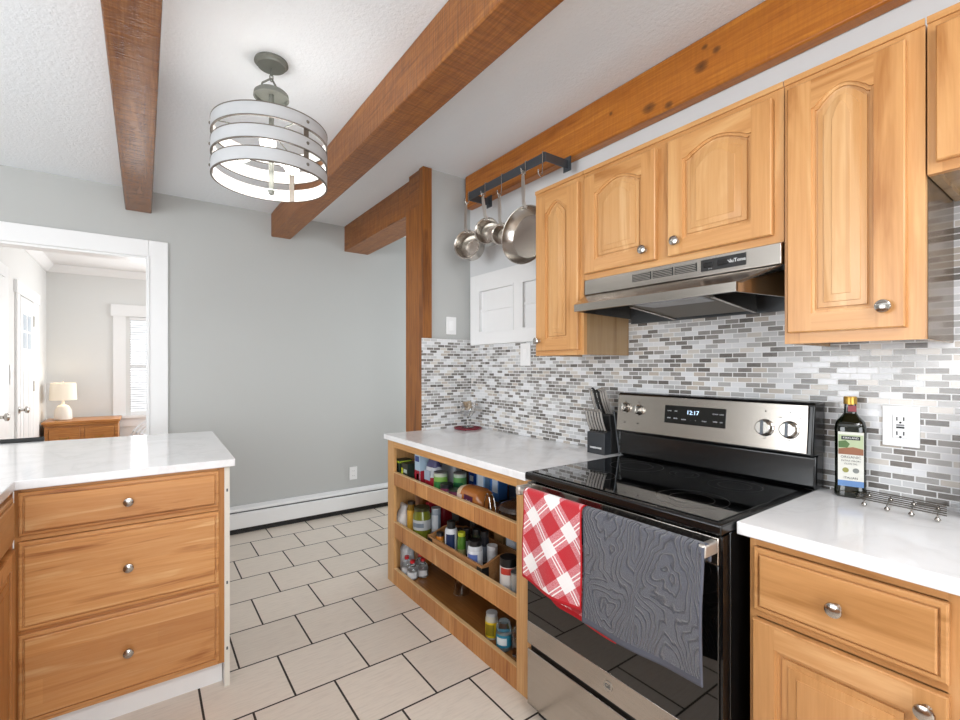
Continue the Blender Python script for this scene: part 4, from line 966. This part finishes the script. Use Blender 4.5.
# ---------------------------------------------------------------- pot rack and pans
XR = 1.59
pr_ = thing('pot_rack', 'dark steel bar rack fixed to the orange beam with pans hanging from it', 'pot rack', (1.68, 1.92, 2.33))
MB().box(XR, 1.625, 2.312, XR+.006, 2.285, 2.358).build('bar', M['dsteel'], pr_, .001)
for y_ in (1.625, 2.279): MB().box(XR+.006, y_, 2.314, 1.7495, y_+.006, 2.356).build('bracket_arm', M['dsteel'], pr_)
for y_ in (1.605, 2.25): MB().box(1.7455, y_, 2.30, 1.7497, y_+.05, 2.372).build('wall_plate', M['dsteel'], pr_)
def hook(label, y, drop=.05):
    t = thing('rack_hook', label, 'hook', (XR, y, 2.358), 'hooks on the pot rack')
    m = MB(); x = XR-.004
    pts = [(XR+.010, y, 2.345), (XR+.010, y, 2.361), (XR+.003, y, 2.3625), (x, y, 2.361), (x, y, 2.31-.02), (x-.004, y, 2.31-drop), (x-.014, y, 2.31-drop-.012), (x-.026, y, 2.31-drop-.004), (x-.03, y, 2.31-drop+.018)]
    m.tube(pts, .0026, 8); m.build('wire', M['chrome'], t); return (x-.014, y, 2.31-drop-.012)
def pan(kind, label, y, r_, dep, zc, xr, hook_z, name='saucepan', grp='pans hanging from the rack', tw=30):
    # opening faces -X ; rim at xr, base towards the wall
    t = thing(name, label, 'pan', (xr, y, zc), grp)
    tw = math.radians(tw); fr = ((xr+.02*math.sin(tw), y, zc), (math.sin(tw), -math.cos(tw), 0), (0, 0, 1), (-math.cos(tw), -math.sin(tw), 0))
    m = MB(fr)
    if kind == 'pot': prof = [(r_+.004, 0), (r_+.004, -.003), (r_, -.005), (r_, -dep*.9), (r_*.93, -dep), (0, -dep), (0, -dep+.003), (r_*.92, -dep+.003), (r_-.003, -dep*.9), (r_-.003, -.003), (r_+.001, 0), (r_+.004, 0)]
    else: prof = [(r_+.004, 0), (r_+.003, -.003), (r_*.93, -dep*.5), (r_*.76, -dep), (0, -dep), (0, -dep+.003), (r_*.75, -dep+.003), (r_*.91, -dep*.5), (r_, -.001), (r_+.004, 0)]
    m.lathe(prof, seg=44); m.build('vessel', M['steel2'], t)
    if kind == 'pot':
        m = MB(fr); m.lathe([(r_*.5, -dep+.0034), (r_*.52, -dep+.004), (r_*.54, -dep+.0034)], seg=32); m.build('base_ring', M['chrome'], t, fix=False)
    zt = hook_z
    x0 = xr+.012; pts = [(x0, y, zc+r_*.96), (x0-.012, y, zc+r_+.012)]
    n = 8
    for k in range(1, n+1): q = k/n; pts.append((x0-.012+(XR-.020-(x0-.012))*q, y, zc+r_+.012+(zt+.006-(zc+r_+.012))*q))
    h_ = MB(); prev = None; wd = [.012, .011]+[.008+.004*math.sin(PI*k/n) for k in range(1, n+1)]
    for i, p_ in enumerate(pts):
        w_ = wd[i]; ids = [h_.V((p_[0]+dx, y+dy*w_, p_[2])) for dx, dy in ((-.003, -1), (-.004, 0), (-.003, 1), (.003, 1), (.002, 0), (.003, -1))]
        if prev:
            for a in range(6): h_.F((prev[a], prev[(a+1) % 6], ids[(a+1) % 6], ids[a]))
        else: h_.F(ids[::-1])
        prev = ids
    h_.F(prev); h_.build('handle', M['steel3'], t)
    m = MB(fr)
    for a in (-.012, .012): m.lathe([(0, .0), (.004, -.002), (.004, .001), (0, .003)], a, r_*.9, 10)
    m.build('rivet', M['chrome'], t)
    m = MB(); m.tube([(XR-.020+.0, y+.008*math.cos(2*PI*k/12), zt+.006+.012+.010*math.sin(2*PI*k/12)) for k in range(12)], .003, 6, closed=True); m.build('hanging_loop', M['chrome'], t)
hk = [(2.268, .015), (2.105, .02), (1.957, .06), (1.765, .01)]
for k, (y_, dr) in enumerate(hk): hook(['hook holding the leftmost saucepan', 'hook holding the second saucepan from the left', 'long hook holding the smallest saucepan', 'hook holding the large frying pan'][k], y_, dr)
hook('empty wire hook at the right end of the rack', 1.64, .06)
pan('pot', 'leftmost and deepest steel saucepan hanging from the rack', 2.272, .082, .09, 2.045, 1.565, 2.27)
pan('pot', 'second steel saucepan from the left hanging from the rack', 2.105, .072, .08, 2.09, 1.585, 2.27)
pan('pot', 'smallest steel saucepan hanging from the rack between pan and pots', 1.957, .056, .075, 2.035, 1.575, 2.22)
pan('pan', 'large steel frying pan hanging beside the narrow wall cabinet', 1.765, .145, .05, 1.985, 1.575, 2.28, name='frying_pan', tw=12)

# ---------------------------------------------------------------- pendant
lx, ly = .433, 2.05
pd = thing('pendant_lamp', 'round drum pendant of three weathered white bands hanging from the ceiling', 'lamp', (lx, ly, CE))
fl = ((lx, ly, 0), (1, 0, 0), (0, 1, 0), (0, 0, 1))
MB(fl).lathe([(0, CE-.0005), (.064, CE-.0005), (.066, CE-.008), (.056, CE-.014), (.054, CE-.022), (.015, CE-.026), (0, CE-.03)], seg=40).build('canopy', M['pewter'], pd)
m = MB(fl)
for k in range(2):
    zc = CE-.042-k*.024
    pts = []
    for a in range(12):
        an = 2*PI*a/12; c_, s_ = .0065*math.cos(an), .016*math.sin(an)
        pts.append((c_ if k % 2 else 0, 0 if k % 2 else c_, zc+s_))
    m.tube(pts, .0022, 6, closed=True)
m.build('chain', M['pewter'], pd)
MB(fl).lathe([(0, 2.472), (.012, 2.472), (.014, 2.455), (.060, 2.452), (.067, 2.445), (.069, 2.428), (.063, 2.428), (.061, 2.440), (.01, 2.442), (.01, 2.05), (.014, 2.045), (.01, 2.03), (0, 2.025)], seg=36).build('stem_and_cup', M['pewter'], pd)
m = MB(fl)
for a in (.7, PI-.4): m.tube([(.05*math.cos(a), .05*math.sin(a), 2.45), (.035*math.cos(a), .035*math.sin(a), 2.49), (0, 0, 2.512)], .004, 8)
m.build('loop_arms', M['pewter'], pd)
RS = .222
for zb_ in (2.244, 2.161, 2.078):
    m = MB(fl); m.lathe([(RS, zb_), (RS, zb_+.050)], seg=72, m=0); m.lathe([(RS-.006, zb_), (RS-.006, zb_+.050)], seg=72, m=1)
    m.lathe([(RS-.006, zb_), (RS-.006, zb_-.002), (RS+.001, zb_-.002), (RS+.001, zb_+.002), (RS, zb_+.002)], seg=72, m=2)
    m.lathe([(RS-.006, zb_+.050), (RS-.006, zb_+.052), (RS+.001, zb_+.052), (RS+.001, zb_+.048), (RS, zb_+.048)], seg=72, m=2)
    m.build('shade_band', [M['shadeband'], M['shadein'], M['shadeedge']], pd, fix=False)
for k in range(3):
    a = -1.15+k*2*PI/3
    ca, sa = math.cos(a), math.sin(a); rr = RS-.009
    fr = ((lx+rr*ca, ly+rr*sa, 2.076), (-sa, ca, 0), (0, 0, 1), (ca, sa, 0))
    st_ = MB(fr).box(-.011, 0, -.0015, .011, .215, .0015).build('upright_strap', M['shadeedge'], pd)
    fr2 = ((lx+RS*ca, ly+RS*sa, 0), (-sa, ca, 0), (0, 0, 1), (ca, sa, 0))
    q = MB(fr2)
    for zb_ in (2.244, 2.161, 2.078): q.lathe([(0, .0), (.006, .0), (.006, .003), (.003, .0055), (0, .0055)], 0, 0, 12) if 0 else None
    for zb_ in (2.244, 2.161, 2.078):
        f3 = ((lx+RS*ca, ly+RS*sa, zb_+.027), (-sa, ca, 0), (0, 0, 1), (ca, sa, 0)); b_ = MB(f3); b_.lathe([(0, 0), (.0065, 0), (.0065, .002), (.004, .005), (0, .006)], seg=14); b_.build('bolt', M['shadeedge'], pd)
    MB().tube([(lx+.008*ca, ly+.008*sa, 2.286), (lx+rr*ca, ly+rr*sa, 2.286)], .0025, 8).build('spoke', M['pewter'], pd)
for k, a in enumerate((2.6, 4.4, .6)):
    ca, sa = math.cos(a), math.sin(a)
    MB().tube([(lx, ly, 2.19), (lx+.05*ca, ly+.05*sa, 2.19)], .007, 8).build('arm', M['pewter'], pd)
    sk = MB().tube([(lx+.045*ca, ly+.045*sa, 2.19), (lx+.075*ca, ly+.075*sa, 2.19)], .016, 14).build('bulb_socket', M['shadein'], pd)
    c_ = (lx+.075*ca, ly+.075*sa, 2.19); fr = (c_, (-sa, ca, 0), (0, 0, 1), (ca, sa, 0))
    MB(fr).lathe([(0, 0), (.013, 0), (.018, .012), (.029, .035), (.03, .05), (.024, .066), (.012, .076), (0, .079)], seg=24).build('bulb', M['bulb'], pd)
pl2 = bpy.data.lights.new('ceiling_fill_point', 'POINT'); pl2.energy = 14; pl2.shadow_soft_size = .15; pl2.color = (.97, .99, 1)  # added point fill to lift the ceiling on the right; no lamp hangs there
po2 = bpy.data.objects.new('ceiling_fill_point', pl2); COL.objects.link(po2); po2.location = (1.25, -.9, 2.0)
pl = bpy.data.lights.new('pendant_glow', 'POINT'); pl.energy = 5; pl.shadow_soft_size = .06; pl.color = (1, .98, .96)
po = bpy.data.objects.new('pendant_glow', pl); COL.objects.link(po); po.location = (lx, ly, 2.12)

# ---------------------------------------------------------------- far room
struct('wall_far_back', MB().box(-3, 6.95, 0, -.13, 7.1, 2.46).box(.62, 6.95, 0, 3.2, 7.1, 2.46).box(-.13, 6.95, 0, .62, 7.1, .72).box(-.13, 6.95, 1.92, .62, 7.1, 2.46), M['wall2'])
struct('wall_far_left', MB().box(-1.0, 4.2, 0, -.89, 6.95, 2.46), M['wall2'])
w = MB(); w.box(3.0, 4.2, 0, 3.1, 4.9, 2.46); w.box(3.0, 6.5, 0, 3.1, 6.95, 2.46); w.box(3.0, 4.9, 0, 3.1, 6.5, .75); w.box(3.0, 4.9, 2.25, 3.1, 6.5, 2.46)
struct('wall_far_side', w, M['wall2'])
win('window_4', ((3.05, 6.5, .75), (0, -1, 0), (0, 0, 1), (-1, 0, 0)), 1.6, 1.5, 2)  # unseen window, put in to go with the far room's side light
m = MB(((-.89, 0, 0), (0, 1, 0), (0, 0, 1), (1, 0, 0)))
cp = [(0, 2.38), (.012, 2.38), (.03, 2.40), (.065, 2.44), (.07, 2.459), (0, 2.459)]
m = MB(((0, 4.2, 0), (1, 0, 0), (0, 0, 1), (0, 1, 0))); m.prism([(-.89+a, b) for a, b in cp], 0, 2.75)
m2 = MB(((-.89, 6.95, 0), (0, -1, 0), (0, 0, 1), (1, 0, 0))); m2.prism([(a, b) for a, b in cp], 0, 3.9)
for q in range(len(m2.f)): m.f.append(tuple(i+len(m.v) for i in m2.f[q])); m.m.append(0)
m.v += m2.v
struct('trim_3', m, M['white'])
# far window
fw = MB(); Yw = 6.935
fw.box(-.298, Yw, .60, -.178, 6.95, 2.0); fw.box(.62, Yw, .60, .74, 6.95, 2.0); fw.box(-.32, Yw-.008, 1.92, .76, 6.95, 2.06); fw.box(-.33, Yw-.03, .70, .78, 6.95, .73); fw.box(-.178, Yw, .60, .62, 6.95, .70)
struct('trim_4', fw, M['white'])
fm = MB(); fm.box(-.178, 6.96, .73, -.13, 7.0, 1.92); fm.box(.57, 6.96, .73, .62, 7.0, 1.92); fm.box(-.13, 6.96, .73, .57, 7.0, .775); fm.box(-.13, 6.96, 1.875, .57, 7.0, 1.92); fm.box(-.13, 6.955, 1.30, .57, 7.0, 1.34)
wd3 = struct('window_3', fm, M['white']); MB().box(-.13, 6.985, .775, .57, 6.99, 1.875).build('window_pane', M['pane'], wd3)
bl = thing('window_blind', 'white slatted blind over the window in the room beyond the doorway', 'blind', (.22, 6.93, 1.9))
m = MB()
for k in range(38):
    zz = .80+k*.029; m.hull([(-.14, 6.952, zz), (.58, 6.952, zz), (.58, 6.945, zz+.012), (-.14, 6.945, zz+.012)], [(-.14, 6.954, zz+.001), (.58, 6.954, zz+.001), (.58, 6.947, zz+.013), (-.14, 6.947, zz+.013)])
so = m.build('slats', C('dfe3e6', .5), bl); so['kind'] = 'stuff'; MB().box(-.14, 6.935, 1.885, .58, 6.957, 1.915).build('headrail', M['white'], bl)
# front door on the left wall of the far room
def slab_door(name, y0, y1, zt, knob_y, lites=True):
    X0 = -.888
    d = struct(name, MB().box(X0, y0, .01, X0+.018, y1, zt), M['white'], .002)
    p_ = MB(); w_ = y1-y0
    if lites:
        for yy in (y0+.1, y0+w_/2+.03):
            p_.box(X0+.018, yy, .25, X0+.021, yy+w_/2-.13, 1.28)
        p_.build('raised_panel', C('e4e4e4', .4), d, .004)
        g = MB()
        for yy in (y0+.09, y0+w_/2+.015):
            for zz in (1.48, 1.64): g.box(X0+.018, yy, zz, X0+.0195, yy+w_/2-.12, zz+.14)
        g.build('door_glass', C('c6d4e2', .1), d)
    kn = MB(FE(X0+.018, knob_y, .945)); kn.lathe([(0, 0), (.03, 0), (.03, .004), (.012, .008), (.01, .03), (.028, .04), (.03, .055), (.02, .064), (0, .066)], seg=24); kn.build('door_knob', M['chrome'], d)
    return d
d1 = slab_door('door_1', 5.53, 6.06, 1.93, 5.46)
for zz in (.3, 1.08, 1.70): MB().box(-.872, 6.065, zz, -.862, 6.09, zz+.1).build('hinge', M['chrome'], d1)
slab_door('door_2', 4.30, 4.98, 2.0, 4.74, False)
m = MB(); m.box(-.889, 5.41, 0, -.872, 5.52, 1.94); m.box(-.889, 6.095, 0, -.872, 6.40, 1.94); m.box(-.889, 5.37, 1.94, -.868, 6.44, 2.05)
struct('trim_5', m, M['white'], .002)
m = MB(); m.box(-.889, 4.985, 0, -.872, 5.09, 2.1); m.box(-.889, 4.3, 2.005, -.872, 4.985, 2.1); struct('trim_6', m, M['white'], .002)
plate('wall_switch', 'tall white switch plate between the two doors in the far room', 'switch', FE(-.889, 5.25, 1.25), .06, .16, 'sw')
# chest
cX0, cX1, cYf, cYb, cz = -.845, -.235, 6.47, 6.90, .74
c = thing('chest_of_drawers', 'reddish wooden chest of drawers with brass pulls in the far room', 'chest', ((cX0+cX1)/2, 6.68, 0))
MB().box(cX0-.02, cYf-.03, cz-.028, cX1+.02, cYb, cz).build('top', M['chest'], c, .005)
MB().box(cX0-.008, cYf-.015, cz-.05, cX1+.008, cYb, cz-.028).build('moulding', M['chest'], c, .006)
MB().box(cX0, cYf+.012, .06, cX1, cYb, cz-.05).build('carcass', M['chest'], c, .002)
m = MB()
for x in (cX0, cX1-.03, (cX0+cX1)/2-.015): m.box(x, cYf, .06, x+.03, cYf+.012, cz-.05)
for zz in (.06, .25, .45, .655): m.box(cX0+.03, cYf+.001, zz, cX1-.03, cYf+.012, zz+.02)
m.build('face_frame', M['chest'], c)
for x0, x1 in ((cX0+.035, (cX0+cX1)/2-.02), ((cX0+cX1)/2+.02, cX1-.035)):
    for z0, z1 in ((.08, .245), (.275, .445), (.475, .65)):
        if z1 > .6: z1 = .655
        dd = MB().box(x0, cYf-.004, z0, x1, cYf+.011, z1).build('drawer', M['chest'], c, .004)
        q = MB(FS((x0+x1)/2, cYf-.004, (z0+z1)/2)); q.tube([(-.035, 0, .0), (-.03, 0, .015), (-.015, -.012, .02), (.015, -.012, .02), (.03, 0, .015), (.035, 0, 0)], .005, 8); q.build('pull', M['gold'], dd)
m = MB()
for x in (cX0, cX1-.05):
    for y in (cYf+.012, cYb-.05): m.box(x, y, 0, x+.05, y+.05, .06)
m.build('feet', M['chest'], c)
# table lamp
tl = thing('table_lamp', 'small lit table lamp with cream shade on the chest of drawers', 'lamp', (-.715, 6.66, cz))
fl = ((-.715, 6.66, cz), (1, 0, 0), (0, 1, 0), (0, 0, 1))
MB(fl).lathe([(0, .0005), (.07, .0005), (.078, .01), (.074, .1), (.05, .15), (.02, .165), (.012, .175), (.012, .215), (0, .215)], seg=32).build('base', M['ceramic'], tl)
m = MB(fl); m.lathe([(.116, .215), (.108, .40)], seg=40); m.lathe([(.113, .215), (.105, .40)], seg=40); m.build('lamp_shade', M['lampshade'], tl, fix=False)
MB(fl).lathe([(0, .21), (.02, .235), (.026, .26), (.018, .29), (0, .30)], seg=20).build('bulb', M['bulb'], tl)
MB(fl).lathe([(0, .3), (.003, .3), (.003, .41), (.007, .415), (0, .425)], seg=10).build('finial', M['chrome'], tl)
ll = bpy.data.lights.new('table_lamp_glow', 'POINT'); ll.energy = 1; ll.color = (1, .85, .65); ll.shadow_soft_size = .03
lo = bpy.data.objects.new('table_lamp_glow', ll); COL.objects.link(lo); lo.location = (-.715, 6.66, cz+.33)
# white wicker chair
ch_ = thing('wicker_chair', 'white curved-back wicker chair below the window of the far room', 'chair', (.12, 6.4, 0))
m = MB()
for k in range(5):
    R1 = .30-k*.035
    m.tube([(.16-R1*math.cos(PI*a/16)*1.0, 6.30+.02*k*0, .45+R1*.98*math.sin(PI*a/16)) for a in range(17)], .011, 8)
for k in range(7):
    a = PI*(k+1)/8; m.tube([(.16-.30*math.cos(a), 6.30, .45+.29*math.sin(a)), (.16-.12*math.cos(a), 6.30, .43)], .007, 6)
m.build('back', C('e6e6e8', .5), ch_)
MB().box(-.14, 5.86, .40, .46, 6.33, .44).build('seat', C('e0e0e2', .6), ch_, .01)
for x in (-.12, .41):
    for y in (5.88, 6.28): MB().tube([(x, y, 0), (x, y, .40)], .018, 10).build('leg', C('e6e6e8', .5), ch_)
